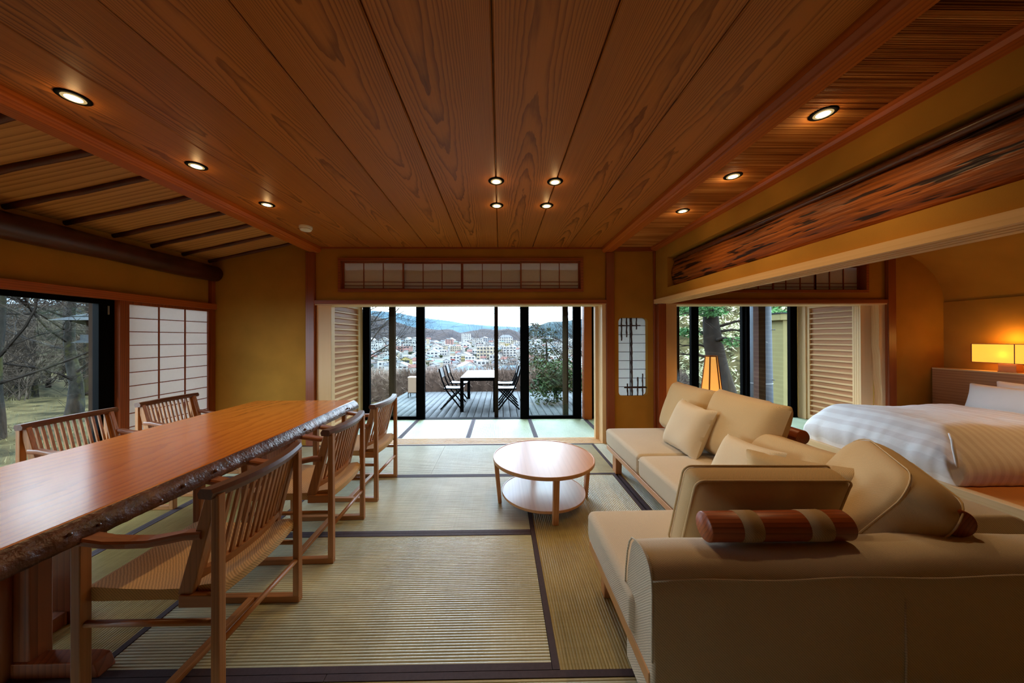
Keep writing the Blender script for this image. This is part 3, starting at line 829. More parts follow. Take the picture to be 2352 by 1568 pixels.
for i in range(mr+1):
    r_ = []
    for j in range(ng+1):
        yv = 0.36 + 3.42*j/ng; zv = 1.953 + (0.315 - 0.012*math.sin(j*0.35))*i/mr
        bul = 0.045*(1 - (2*i/mr - 1)**2) + 0.012*noise.noise((yv*3, zv*9, 0))
        r_.append((2.085 - bul, yv, zv))
    rows_.append(r_)
back = [[(2.108, r[j][1], r[j][2]) for j in range(ng+1)] for r in (rows_[0], rows_[-1])]
mb = MB(); mb.grid(rows_); mb.grid([rows_[-1], back[1]]); mb.grid([back[0], rows_[0]])
for j in (0, ng):
    mb.add([r[j] for r in rows_] + [back[1][j], back[0][j]], [tuple(range(mr+3))])
tag(mb.build('log_slab', 'slab', None, org=(2.08, 2.05, 1.95), smooth=True, weld=True), 'long worm-eaten log slab with dark fissures set in the plaster niche', 'log slab')
pts_ = []; rad = []
for j in range(171):
    yv = 0.36 + 3.38*j/170
    pts_.append((2.062, yv, 2.262 + 0.006*math.sin(yv*2))); rad.append(0.0215 * (1.16 if (j % 24) in (11, 13) else (0.96 if (j % 24) == 12 else 1)))
tag(MB().tube(pts_, rad, 12).build('bamboo_pole', 'bamboo', None, org=(2.06, 2.05, 2.26), smooth=True), 'smoked bamboo pole along the top of the log slab', 'bamboo pole')

# ================================================================== DOWNLIGHTS, SMOKE DETECTOR
def spot(loc, power, ang=70, blend=0.5, col=(1.0, 0.66, 0.32), rot=(0, 0, 0), size=0.03):
    l = bpy.data.lights.new('downlight_beam', 'SPOT'); l.energy = power; l.spot_size = R(ang); l.spot_blend = blend; l.color = col; l.shadow_soft_size = size
    o = bpy.data.objects.new('downlight_beam', l); o.location = loc; o.rotation_euler = rot; C.objects.link(o); return o
dl0 = None
def downlight(x, y, lab, big=False):
    global dl0
    if dl0 is None:
        dl0 = root('downlight', (x, y, 2.51), lab, 'ceiling light', 'recessed ceiling downlights')
        MB().lathe([(0.040, -0.001), (0.041, -0.006), (0.054, -0.006), (0.058, -0.003), (0.058, 0.0)], 28).build('ring', 'black', dl0, smooth=True)
        r_ = MB(); n_ = 28; prof = [(0.041, -0.0055), (0.034, -0.0035), (0.030, -0.0025)]
        r_.lathe([(0.0405, -0.0062), (0.030, -0.0072)], n_); r_.build('reflector', 'bulb_rim', dl0, smooth=True)
        MB().lathe([(0.029, -0.0074), (0.020, -0.0098), (0.008, -0.0105)], 24).build('bulb', 'bulb', dl0, smooth=True)
        return
    c_ = copy_tree(dl0); c_.location = (x, y, 2.51); tag(c_, lab)
M['bulb_rim'] = emit('lit_reflector', (1.0, 0.70, 0.30, 1), 0.6)
DL = [(-2.04, 1.56, 'nearest downlight in the left row beside the sloping ceiling'), (-2.03, 2.17, 'middle downlight in the left row beside the sloping ceiling'), (-2.01, 2.79, 'farthest downlight in the left row, before the smoke detector'),
      (-0.026, 2.36, 'left near downlight of the middle square of four'), (0.41, 2.365, 'right near downlight of the middle square of four'), (-0.027, 2.795, 'left far downlight of the middle square of four'), (0.41, 2.795, 'right far downlight of the middle square of four'),
      (1.677, 1.63, 'nearest downlight in the reed ceiling'), (1.675, 2.27, 'middle downlight in the reed ceiling'), (1.673, 2.90, 'farthest downlight in the reed ceiling')]
for x, y, lab in DL: downlight(x, y, lab)
SP = 17.0
for i, (x, y, lab) in enumerate(DL):
    spot((x, y, 2.488), SP * (1.0 if i < 3 else 1.0 if i < 7 else 1.0), 128, 1.0)
    pl_ = bpy.data.lights.new('downlight_spill', 'POINT'); pl_.energy = 0.55 if i > 6 else 0.28; pl_.color = (1.0, 0.62, 0.25); pl_.shadow_soft_size = 0.02
    po_ = bpy.data.objects.new('downlight_spill', pl_); po_.location = (x, y, 2.468); C.objects.link(po_)
sd = root('smoke_detector', (-2.01, 3.34, 2.51), 'round white smoke detector on the cedar ceiling', 'smoke detector')
MB().lathe([(0.062, 0.0), (0.062, -0.018), (0.058, -0.022)], 28).build('base', 'white_plastic', sd, smooth=False)
MB().lathe([(0.056, -0.0222), (0.054, -0.036), (0.046, -0.044), (0.01, -0.046)], 28).build('cap', 'white_plastic', sd, smooth=True)
# ================================================================== DINING TABLE
TBL = (-2.06, 2.2, 0.0)
tb = root('dining_table', TBL, 'long live-edge slab dining table with glossy orange top and bark edge', 'table')
def live_top():
    mb = MB(); n_ = 180; rows_ = []
    ya, yb_ = 0.985, 3.40
    for i in range(n_+1):
        y = ya + (yb_-ya)*i/n_
        e = 0.010*noise.noise((y*1.6, 0, 3)) + 0.002*noise.noise((y*12, 1, 7))
        xr = -1.555 + 0.035*math.sin((y-1)*1.2) + e
        xl = -2.555 + 0.010*math.sin(y*1.7)
        b1 = 0.004*noise.noise((y*7, 4, 1)) + 0.004*noise.noise((y*31, 4, 1)); b2 = 0.005*noise.noise((y*9, 9, 2)) + 0.005*noise.noise((y*37, 2, 5))
        r_ = [(xl, 0.70), (xl + 0.25, 0.70), (xr - 0.3, 0.70), (xr - 0.004, 0.70), (xr + 0.004, 0.697)]
        r_ += [(xr + 0.020 + b1*0.5, 0.684), (xr + 0.036 + b1, 0.664 + b2*0.4), (xr + 0.046 + b2, 0.642), (xr + 0.046 + b1, 0.620 + b2*0.4), (xr + 0.01, 0.612)]
        r_ += [(xl + 0.03, 0.612), (xl - 0.015, 0.64)]
        rows_.append([(x - TBL[0], y - TBL[1], z) for x, z in r_])
    mb.grid(rows_, closed_u=True)
    mb.add(rows_[0], [tuple(range(len(rows_[0])-1, -1, -1))]); mb.add(rows_[-1], [tuple(range(len(rows_[0])))])
    return mb, rows_
M['table'] = wood2('lacquered_live_edge', S(148, 66, 14), S(214, 122, 38), 26.0, 1.1, 1.6, (1.6, 0.35), 0.26, 0.5, 0.35, 0.01, 0.0, 0.55, False, Coat_Weight=0.35, Coat_Roughness=0.16)
def bark():
    t = NT('dark_bark')
    v = t.coord((1, 0.5, 1), False)
    n = t.noise(v, 22, 5, 0.6)
    n2 = t.noise(v, 6, 3)
    c = t.ramp(t.math('ADD', t.math('MULTIPLY', n, 0.7), t.math('MULTIPLY', n2, 0.3)), [(0.32, S(48, 28, 20)), (0.55, S(98, 60, 40)), (0.75, S(146, 100, 70))])
    return t.finish(c, 0.32, 0.5, t.bump(t.math('ADD', n, t.noise(t.coord((1, 1, 1), False), 70, 3)), 0.4, 0.008))
M['bark'] = bark()
mb, rows_ = live_top()
top = mb.build('tabletop', 'table', tb, smooth=False)
top.data.materials.append(M['bark'])
nc = len(rows_[0])
for p in top.data.polygons:
    vs_ = [v % nc for v in p.vertices]
    if len(p.vertices) == 4 and all(4 <= v <= 9 for v in vs_): p.material_index = 1; p.use_smooth = True
rk = random.Random(5)
for k in range(16):
    y = 1.08 + 2.2*rk.random(); xr = -1.555 + 0.035*math.sin((y-1)*1.2)
    r_ = rk.uniform(0.005, 0.011)
    MB().lathe([(0.1*r_, r_*0.9), (r_*0.6, r_*0.7), (r_, 0.0), (r_*0.6, -r_*0.6), (0.1*r_, -r_*0.8)], 10).build('knot', 'bark', tb, smooth=True).location = (xr + 0.042 - TBL[0], y - TBL[1], 0.65 + rk.uniform(-0.015, 0.02))
def leg_set(yn, sgn):
    X = TBL[0]; Y = TBL[1]
    def bx(nm, x0, x1, y0, y1, z0, z1, bev=0.006):
        ya, yb_ = sorted((yn + sgn*y0, yn + sgn*y1)); boxo(nm, 'table_leg', tb, x0 - X, x1 - X, ya - Y, yb_ - Y, z0, z1, bev)
    bx('leg', -2.26, -1.885, 0.03, 0.10, 0.0, 0.614)
    MB().tube([(-1.975 - X, yn + sgn*0.018 - Y, 0.0), (-1.975 - X, yn + sgn*0.018 - Y, 0.614)], 0.03, 14).build('leg', 'table_leg', tb, smooth=True)
    bx('leg', -2.17, -2.035, 0.275, 0.345, 0.0, 0.614)
    bx('stretcher', -2.125, -2.055, 0.10, 0.275, 0.0, 0.062)
    bx('bearer', -2.42, -1.66, 0.265, 0.355, 0.55, 0.614, 0.01)
    f = [(-2.50, 0.0), (-1.605, 0.0), (-1.625, 0.055), (-1.66, 0.062), (-2.45, 0.062), (-2.485, 0.055)]
    ya, yb_ = sorted((yn + sgn*0.022, yn + sgn*0.085))
    MB().prism([(a - X, b) for a, b in f], 'Y', ya - Y, yb_ - Y).build('foot', 'table_leg', tb, bevel=0.006)
leg_set(1.28, 1); leg_set(3.10, -1)

# ================================================================== DINING CHAIRS  (local: front = -x, back = +x)
def make_chair(loc, rz, label):
    g = 'slatted armchairs around the dining table'
    r_ = root('dining_chair', loc, label, 'chair', g, rz)
    hw = 0.232; sq = 0.032
    for s in (-1, 1):
        y = s*hw
        MB().bar((0.255, y, 0.03), (0.255, y, 0.776), sq, sq, (1, 0, 0), sq, sq*0.9).build('rear_leg', 'chair', r_, bevel=0.004)
        MB().bar((-0.245, y, 0.0), (-0.245, y, 0.606), sq+0.004, sq+0.004, (1, 0, 0)).build('front_leg', 'chair', r_, bevel=0.004)
        MB().bar((-0.227, y, 0.016), (0.271, y, 0.016), sq, 0.032, (0, 0, 1)).build('floor_runner', 'chair_x', r_, bevel=0.003)
        # leaning back stile
        MB().bar((0.135, y*0.96, 0.40), (0.235, y*0.97, 0.776), 0.030, 0.052, (1, 0, 0), 0.028, 0.042).build('back_stile', 'chair', r_, bevel=0.004)
        MB().bar((0.12, y, 0.385), (0.255, y, 0.385), 0.026, 0.045).build('side_rail', 'chair_x', r_, bevel=0.003)
        MB().tube([(-0.245, y, 0.30), (0.255, y, 0.30)], 0.0115, 10).build('side_stretcher', 'chair_x', r_, smooth=True)
        # wavy arm
        pts_ = []
        prof = [(-0.295, 0.602, 0.040), (-0.26, 0.606, 0.048), (-0.20, 0.604, 0.052), (-0.13, 0.592, 0.048), (-0.06, 0.583, 0.044), (0.01, 0.584, 0.040), (0.08, 0.596, 0.034), (0.14, 0.608, 0.030), (0.20, 0.610, 0.028)]
        rows_ = []
        for x, z, wd in prof:
            z += 0.016; off = y + s*(0.012 if x < -0.1 else 0.0)
            h = 0.0145; wd *= 1.12
            rows_.append([(x, off - wd/2, z - h*0.4), (x, off - wd*0.35, z - h), (x, off + wd*0.35, z - h), (x, off + wd/2, z - h*0.4), (x, off + wd/2, z + h*0.5), (x, off + wd*0.4, z + h), (x, off - wd*0.4, z + h), (x, off - wd/2, z + h*0.5)])
        mb = MB(); mb.grid(rows_, closed_u=True); mb.add(rows_[0], [tuple(range(8))]); mb.add(rows_[-1], [tuple(range(7, -1, -1))])
        mb.build('armrest', 'chair_arm', r_, smooth=False)
    # bowed crest rail
    rows_ = []
    for k in range(17):
        u = -1 + 2*k/16; y = u*0.262
        bow = 0.040*(1 - u*u); x = 0.232 + bow + (0.0)
        z = 0.784 - 0.004*(1 - u*u)
        tw = 0.036
        rows_.append([(x - 0.022, y, z - 0.014), (x + 0.020, y, z - 0.018), (x + 0.029, y, z + 0.004), (x + 0.022, y, z + 0.020), (x - 0.016, y, z + 0.022), (x - 0.027, y, z + 0.004)])
    mb = MB(); mb.grid(rows_, closed_u=True); mb.add(rows_[0], [tuple(range(6))]); mb.add(rows_[-1], [tuple(range(5, -1, -1))])
    mb.build('crest_rail', 'chair_dark', r_)
    # lower back rail
    pts_ = []
    for k in range(13):
        u = -1 + 2*k/12; pts_.append((0.158 + 0.036*(1 - u*u), u*0.222, 0.462))
    rows_ = [[(x - 0.013, y, z - 0.016), (x + 0.013, y, z - 0.016), (x + 0.016, y, z + 0.014), (x - 0.010, y, z + 0.014)] for x, y, z in pts_]
    mb = MB(); mb.grid(rows_, closed_u=True); mb.add(rows_[0], [(0, 1, 2, 3)]); mb.add(rows_[-1], [(3, 2, 1, 0)]); mb.build('lower_back_rail', 'chair_y', r_)
    for k in range(13):
        u = -1 + 2*(k+0.5)/13; y = u*0.215
        b0 = 0.036*(1 - (y/0.222)**2); b1 = 0.040*(1 - (y/0.262)**2)
        MB().bar((0.162 + b0, y, 0.472), (0.230 + b1, y*1.03, 0.774), 0.0145, 0.010, (1, 0, 0)).build('slat', 'chair', r_)
    # woven seat, wrapping over front and rear rails
    rows_ = []
    hy = 0.217
    side = [(-0.262, 0.372, 0), (-0.268, 0.395, 0), (-0.258, 0.416, 0), (-0.23, 0.424, 0), (-0.10, 0.415, 1), (0.02, 0.411, 1), (0.12, 0.414, 1), (0.19, 0.428, 1), (0.225, 0.431, 0.5), (0.247, 0.414, 0), (0.244, 0.378, 0), (0.22, 0.365, 0), (0.05, 0.372, 0), (-0.2, 0.37, 0)]
    for k in range(9):
        u = -1 + 2*k/8
        rows_.append([(x + (0.022*(1-u*u) if 0.15 < x else 0), u*hy, z - 0.012*sg*(1-u*u)) for x, z, sg in side])
    mb = MB(); mb.grid(rows_, closed_u=True); n_ = len(side); mb.add(rows_[0], [tuple(range(n_))]); mb.add(rows_[-1], [tuple(range(n_-1, -1, -1))])
    mb.build('seat', 'seat', r_, smooth=False, bevel=0.006)
    MB().tube([(0.255, -hw, 0.215), (0.255, hw, 0.215)], 0.0115, 10).build('rear_stretcher', 'chair_y', r_, smooth=True)
    MB().bar((0.03, -hw, 0.018), (0.03, hw, 0.018), 0.034, 0.026).build('floor_stretcher', 'chair_y', r_, bevel=0.003)
    return r_
ch = make_chair((-1.305, 1.44, 0), 0, 'slatted walnut armchair nearest the viewer on the sofa side of the dining table')
def chair(x, y, rz, lab):
    c_ = copy_tree(ch); c_.location = (x, y, 0); c_.rotation_euler = (0, 0, rz); tag(c_, lab); return c_
chair(-1.285, 2.18, R(1.5), 'slatted walnut armchair in the middle on the sofa side of the dining table')
chair(-1.285, 2.915, R(-1), 'slatted walnut armchair farthest along the sofa side of the dining table')
chair(-2.84, 1.60, PI, 'slatted walnut armchair mostly below the near end of the table on the garden side')
chair(-2.85, 2.355, PI + R(1), 'slatted walnut armchair before the garden window across the table')
chair(-2.86, 3.035, PI - R(1), 'slatted walnut armchair before the wall paper screen across the table')

# ================================================================== COFFEE TABLE
ct = root('coffee_table', (0.356, 2.675, 0), 'round two-tier oak coffee table with tapered legs beside the sofa', 'coffee table')
def disc(r, z0, z1, lip):
    return [(r - 0.006, z0), (r, z0 + 0.006), (r, z1 - 0.003 + lip), (r - 0.002, z1 + lip), (r - 0.007, z1 + lip), (r - 0.009, z1)]
MB().lathe(disc(0.418, 0.335, 0.362, 0.003), 72).build('tabletop', 'oak', ct, bevel=0)
MB().lathe(disc(0.345, 0.062, 0.082, 0.003), 72).build('lower_shelf', 'oak', ct)
for k in range(4):
    a = R(-84 + 90*k)
    d = Vector((math.cos(a), math.sin(a), 0)); tdir = Vector((-math.sin(a), math.cos(a), 0))
    p0 = d*0.365; p1 = d*0.395 + Vector((0, 0, 0.337))
    MB().bar(p0, p1, 0.044, 0.030, d, 0.046, 0.036).build('leg', 'oakz', ct, bevel=0.006)

# ================================================================== SOFA
def rounded_profile(x0, x1, z0, z1, r, seg=5):
    out = []
    for cx, cz, a0 in ((x1-r, z1-r, 0), (x0+r, z1-r, 90), (x0+r, z0+r, 180), (x1-r, z0+r, 270)):
        for k in range(seg+1):
            a = R(a0 + 90*k/seg); out.append((cx + r*math.cos(a), cz + r*math.sin(a)))
    return out
def softbox(x0, x1, y0, y1, z0, z1, bev=0.04, bulge=0.012, n=10):
    """upholstered block with slightly crowned top; bevelled by modifier"""
    mb = MB(); rows_ = []
    for i in range(n+1):
        u = i/n; rr = []
        for j in range(n+1):
            v = j/n
            rr.append((x0 + (x1-x0)*u, y0 + (y1-y0)*v, z1 + bulge*(1-(2*u-1)**4)*(1-(2*v-1)**4)))
        rows_.append(rr)
    mb.grid(rows_)
    m = n+1
    ring = [i*m for i in range(m)] + [(m-1)*m + j for j in range(1, m)] + [i*m + m-1 for i in range(m-2, -1, -1)] + [j for j in range(m-2, 0, -1)]
    b = len(mb.v)
    mb.v += [(mb.v[i][0], mb.v[i][1], z0) for i in ring]
    k = len(ring)
    mb.f += [(ring[i], ring[(i+1) % k], b + (i+1) % k, b + i) for i in range(k)]
    mb.f.append(tuple(b + i for i in range(k)))
    return mb
def seam(pts_, r=0.0035): return MB().tube(pts_, r, 6)
# near section (back towards the viewer)
SN = (1.3, 1.4, 0)
sn = root('sofa', SN, 'near beige sofa section whose broad back faces the viewer', 'sofa', 'beige sectional sofa pieces')
def L3(p, o=SN): return (p[0]-o[0], p[1]-o[1], p[2]-o[2])
def shift(mb, o): mb.v = [(a-o[0], b-o[1], c_-o[2]) for a, b, c_ in mb.v]; return mb
sc_ = shift(softbox(0.475, 1.80, 1.16, 1.765, 0.245, 0.405), SN).build('seat_cushion', 'sofa', sn, bevel=0.035, seg=4)
shift(seam([(0.482, 1.2, 0.372), (0.480, 1.74, 0.372), (0.50, 1.76, 0.372), (1.75, 1.7625, 0.372)], 0.003), SN).build('seam', 'sofa', sc_, smooth=True)
fr = MB().box(0.485, 2.13, 1.05, 1.755, 0.195, 0.245); shift(fr, SN).build('base_frame', 'oak', sn, bevel=0.004)
for x, y in ((0.56, 1.68), (0.56, 1.12), (2.06, 1.68), (2.06, 1.12)): shift(MB().box(x-0.025, x+0.025, y-0.025, y+0.025, 0, 0.2), SN).build('leg', 'oakz', sn, bevel=0.003)
def back_profile():
    # (y, z) from bottom outer up over the rounded top and down the sloping inner face
    p = [(1.035, 0.10), (1.03, 0.30), (1.028, 0.52), (1.032, 0.565), (1.045, 0.597), (1.07, 0.617), (1.105, 0.624), (1.15, 0.620), (1.185, 0.607), (1.208, 0.58), (1.228, 0.53), (1.245, 0.45), (1.255, 0.35), (1.255, 0.10)]
    return p
def ridge(x0, x1, n=14, crown=0.006):
    pr = back_profile(); rows_ = []
    for i in range(n+1):
        x = x0 + (x1-x0)*i/n
        e = min(1, min(i, n-i)/1.5); k = 0 if i in (0, n) else 1
        rows_.append([(x, y + (0.004*math.sin(x*9) if z > 0.5 else 0), z + (crown*math.sin(x*5.1) if z > 0.55 else 0) - (0.0 if k else (0.006 if z > 0.5 else 0))) for y, z in pr])
    mb = MB(); mb.grid(rows_, closed_u=True); m = len(pr)
    mb.add(rows_[0], [tuple(range(m))]); mb.add(rows_[-1], [tuple(range(m-1, -1, -1))])
    return mb
bk = shift(ridge(0.49, 2.15), SN).build('back', 'sofa', sn, smooth=True, bevel=0.012, seg=2, weld=True)
pr = back_profile()
shift(seam([(0.488, y, z) for y, z in pr[1:-1]]), SN).build('piping', 'sofa', bk, smooth=True)
shift(seam([(0.49 + 0.08*i, 1.029 + 0.002*math.sin(i), 0.562 + 0.003*math.sin(i*0.9)) for i in range(21)], 0.003), SN).build('seam', 'sofa', bk, smooth=True)
shift(seam([(1.32, 1.0285, 0.12), (1.322, 1.027, 0.3), (1.318, 1.0275, 0.5)], 0.0035), SN).build('seam', 'sofa', bk, smooth=True)
# long section along the partition
SF = (1.6, 2.55, 0)
sf = root('sofa', SF, 'far long beige sofa section running along the bedroom partition', 'sofa', 'beige sectional sofa pieces')
shift(softbox(1.10, 1.80, 1.775, 2.56, 0.235, 0.405), SF).build('seat_cushion', 'sofa', sf, bevel=0.035, seg=4)
shift(softbox(1.10, 1.80, 2.56, 3.345, 0.235, 0.405), SF).build('seat_cushion', 'sofa', sf, bevel=0.035, seg=4)
for a, b in ((1.79, 2.55), (2.57, 3.33)):
    shift(seam([(1.106, a, 0.37), (1.103, b, 0.37)], 0.003), SF).build('seam', 'sofa', sf, smooth=True)
shift(MB().box(1.11, 2.13, 1.785, 3.335, 0.19, 0.235), SF).build('base_frame', 'oak', sf, bevel=0.004)
for x, y in ((1.17, 3.20), (1.17, 1.95), (2.06, 3.25), (2.06, 1.9)): shift(MB().box(x-0.03, x+0.03, y-0.045, y+0.045, 0, 0.195), SF).build('leg', 'oakz', sf, bevel=0.003)
# broad soft ledge behind
lp = [(2.15, 0.10), (2.152, 0.50), (2.145, 0.57), (2.12, 0.61), (2.07, 0.624), (1.90, 0.626), (1.82, 0.618), (1.785, 0.595), (1.765, 0.55), (1.745, 0.42), (1.74, 0.3), (1.74, 0.10)]
rows_ = []
for i in range(13):
    y = 1.262 + (3.345-1.262)*i/12
    rows_.append([(x, y, z) for x, z in lp])
mb = MB(); mb.grid(rows_, closed_u=True); m = len(lp); mb.add(rows_[0], [tuple(range(m))]); mb.add(rows_[-1], [tuple(range(m-1, -1, -1))])
shift(mb, SF).build('back', 'sofa', sf, smooth=True, bevel=0.015, weld=True)

# ------------------------------------------------------------------ wooden rollers
def roller(p, q, lab, r=0.049, straps=((0.22, 0.36), (0.68, 0.84))):
    p = Vector(p); q = Vector(q); c_ = (p+q)/2; L_ = (q-p).length
    d = (q-p).normalized()
    o = root('bolster_roller', c_, lab, 'bolster', 'wooden rollers propping the sofa cushions')
    o.rotation_euler = (0, 0, math.atan2(d.y, d.x))
    MB().tube([(-L_/2, 0, 0), (-L_/2 + 0.004, 0, 0), (L_/2 - 0.004, 0, 0), (L_/2, 0, 0)], [r*0.94, r, r, r*0.94], 36).build('log', 'roller', o, smooth=True, bevel=0); lg = o.children[0]
    for a, b in straps:
        MB().tube([(-L_/2 + L_*a, 0, 0), (-L_/2 + L_*a + 0.001, 0, 0), (-L_/2 + L_*b - 0.001, 0, 0), (-L_/2 + L_*b, 0, 0)], [r, r*1.035, r*1.035, r], 36, cap=False).build('strap', 'strap', lg, smooth=True)
    return o
roller((0.725, 1.135, 0.675), (1.235, 1.135, 0.675), 'wooden roller with two fabric straps on the back of the near sofa')
roller((1.655, 1.13, 0.675), (1.80, 1.62, 0.675), 'dark wooden roller behind the big slouched corner cushion', straps=((0.55, 0.7),))
roller((2.03, 2.12, 0.675), (2.03, 2.72, 0.675), 'wooden roller behind the cushion in the middle of the long sofa')
roller((2.03, 2.78, 0.675), (2.03, 3.32, 0.675), 'wooden roller behind the far back cushion by the floor lamp')

# ------------------------------------------------------------------ cushions
def pillow_mesh(wd, ht, th, n=18, edge=0.42, pinch=0.07, sag=0.0, seed=0, wr=0.006):
    F = []; B = []
    for i in range(n+1):
        u = -1 + 2*i/n; f = []; b = []
        for j in range(n+1):
            v = -1 + 2*j/n
            x = wd/2*u*(1 - pinch*(1 - v*v)*abs(u)**2); y = ht/2*v*(1 - pinch*(1 - u*u)*abs(v)**2)
            t = th/2*(max(0, (1-u**4)*(1-v**4)))**edge
            t *= 1 + sag*(-v)
            nn = noise.noise((x*7 + seed, y*7, seed*1.7)) * wr * (t/(th/2) + 0.05)
            f.append((x, y, t + nn)); b.append((x, y, -t + nn*0.6))
        F.append(f); B.append(b)
    mb = MB(); mb.grid(F); mb.grid(B)
    return mb
def orient(center, right, up):
    r_ = Vector(right).normalized(); u = Vector(up); u = (u - r_*u.dot(r_)).normalized(); n_ = r_.cross(u)
    m = Matrix((r_, u, n_)).transposed().to_4x4(); m.translation = Vector(center); return m
def cushion(name, lab, center, right, up, wd, ht, th, mt, edge=0.42, pinch=0.05, seed=0, pipe=False, group='sofa cushions', sag=0.0, wr=0.006):
    o = pillow_mesh(wd, ht, th, 20, edge, pinch, sag, seed, wr).build(name, mt, None, weld=True, smooth=True, sub=1)
    o.matrix_world = orient(center, right, up)
    tag(o, lab, 'cushion', group)
    return o
# far back cushions leaning on the ledge of the long sofa
lean = Vector((0.34, 0, 0.94))
cushion('back_cushion', 'large tan cushion farthest back on the long sofa, beside the floor lamp', (1.775, 3.02, 0.655), (0, -1, 0), lean, 0.66, 0.50, 0.23, 'cushion', 0.42, 0.035, 1)
cushion('back_cushion', 'large tan cushion in the middle of the long sofa, before the floor lamp', (1.775, 2.355, 0.665), (0, -1, 0.0), lean, 0.70, 0.53, 0.23, 'cushion', 0.42, 0.035, 2)
cushion('back_cushion', 'tan cushion sunk low between the middle cushion and the slouched corner cushion', (1.72, 1.90, 0.545), (0.08, -1, 0.0), Vector((0.45, 0, 0.9)), 0.58, 0.40, 0.18, 'cushion', 0.35, 0.05, 3)
cushion('throw_pillow', 'small cream throw pillow propped between the two far back cushions', (1.56, 2.64, 0.60), (0.08, -1, -0.05), Vector((0.40, 0.03, 0.9)), 0.43, 0.43, 0.17, 'pillow', 0.5, 0.09, 4)
cushion('throw_pillow', 'small cream throw pillow with one corner up behind the near cushion', (1.50, 1.97, 0.52), (0.10, -1, 0.02), Vector((0.45, 0.1, 0.85)), 0.42, 0.40, 0.16, 'pillow', 0.5, 0.10, 5)
# box cushion seen from behind, with piping
def box_cushion(name, lab, center, right, up, wd, ht, th, mt, seed=0, rd=0.035, gus=0.015, pr=0.0045, wob_=0.014):
    n = 40
    def outline(s):
        pts_ = rounded_profile(-wd/2*s, wd/2*s, -ht/2*s, ht/2*s, rd*s, 6); return pts_
    ring = outline(1.0); m = len(ring); mb = MB(); rows_ = []
    def wob(x, y, a): return a*noise.noise((x*6 + seed, y*6, seed))
    for s, z in ((0.02, th/2*1.55), (0.3, th/2*1.5), (0.55, th/2*1.38), (0.78, th/2*1.2), (0.93, th/2*1.05), (1.0, th/2*0.86), (1.0 + gus, th/2*0.3), (1.0 + gus, -th/2*0.3), (1.0, -th/2*0.86), (0.93, -th/2*1.05), (0.78, -th/2*1.2), (0.55, -th/2*1.38), (0.3, -th/2*1.5), (0.02, -th/2*1.55)):
        rows_.append([(x*s + wob(x, y, 0.012)*min(1, s), y*s + wob(y, x, 0.012)*s, z + wob(x*s, y*s, wob_)) for x, y in ring])
    mb.grid(rows_, closed_u=True); mb.add(rows_[0], [tuple(range(m))]); mb.add(rows_[-1], [tuple(range(m-1, -1, -1))])
    o = mb.build(name, mt, None, smooth=True, weld=True, sub=1)
    o.matrix_world = orient(center, right, up); tag(o, lab, 'cushion', 'sofa cushions')
    for i in (5, 8):
        pr_ = rows_[i] + [rows_[i][0]]
        MB().tube([(a*1.006, b*1.006, c_) for a, b, c_ in pr_], pr, 6, cap=False).build('piping', mt, o, smooth=True)
    return o
box_cushion('back_cushion', 'near box cushion with piped edges seen from behind, above the strapped roller', (1.065, 1.335, 0.615), (1, 0, 0), Vector((0.0, -0.30, 0.95)), 0.615, 0.40, 0.10, 'cushion', 3)
cushion('back_cushion', 'cushion mostly hidden between the piped cushion and the slouched corner cushion', (1.44, 1.52, 0.585), (1, -0.9, 0), Vector((0.10, 0.0, 0.95)), 0.42, 0.36, 0.14, 'cushion', 0.35, 0.05, 6)
box_cushion('back_cushion', 'big slouched corner cushion with piped edges on the right of the near sofa', (1.645, 1.41, 0.62), (0.52, 0.85, 0.10), Vector((0.48, -0.20, 0.82)), 0.51, 0.43, 0.18, 'cushion', 8, 0.11, 0.06, 0.0028, 0.022)

# ================================================================== BEDROOM: platform, bed, headboard
pf = root('bed_platform', (4.75, 2.2, 0), 'low wooden platform with pale edge under the bed', 'platform')
M['bed_deck'] = wood('orange_platform_board', S(170, 98, 46), S(204, 136, 72), 'Y', 0.4, 0.45, 16.0, 0.03, 0.6, 0.4)
boxo('deck', 'bed_deck', pf, 3.80-4.75, 5.79-4.75, -3.85, 1.88, 0.02, 0.112)
boxo('edge_board', 'pale', pf, 3.715-4.75, 3.80-4.75, -3.85, 1.88, 0.03, 0.115, 0.004)
boxo('riser', 'palez', pf, 3.735-4.75, 3.80-4.75, -3.85, 1.88, 0.0, 0.03)
hb = root('headboard', (5.72, 2.3, 0), 'long plain wooden headboard along the bedroom wall under the lamp', 'headboard')
boxo('panel', 'louver', hb, 5.63-5.72, 5.788-5.72, -3.5, 1.79, 0.112, 0.935)
boxo('cap', 'pale', hb, 5.625-5.72, 5.79-5.72, -3.5, 1.79, 0.935, 0.95, 0.002)
spot((4.75, 2.1, 2.48), 60.0, 100, 0.8, (1.0, 0.6, 0.25))
bed = root('bed', (4.7, 3.26, 0.112), 'low double bed under a plump white striped duvet on the platform', 'bed')
boxo('mattress', 'linen', bed, 3.86-4.7, 5.60-4.7, 2.72-3.26, 3.82-3.26, 0.0, 0.26, 0.05)
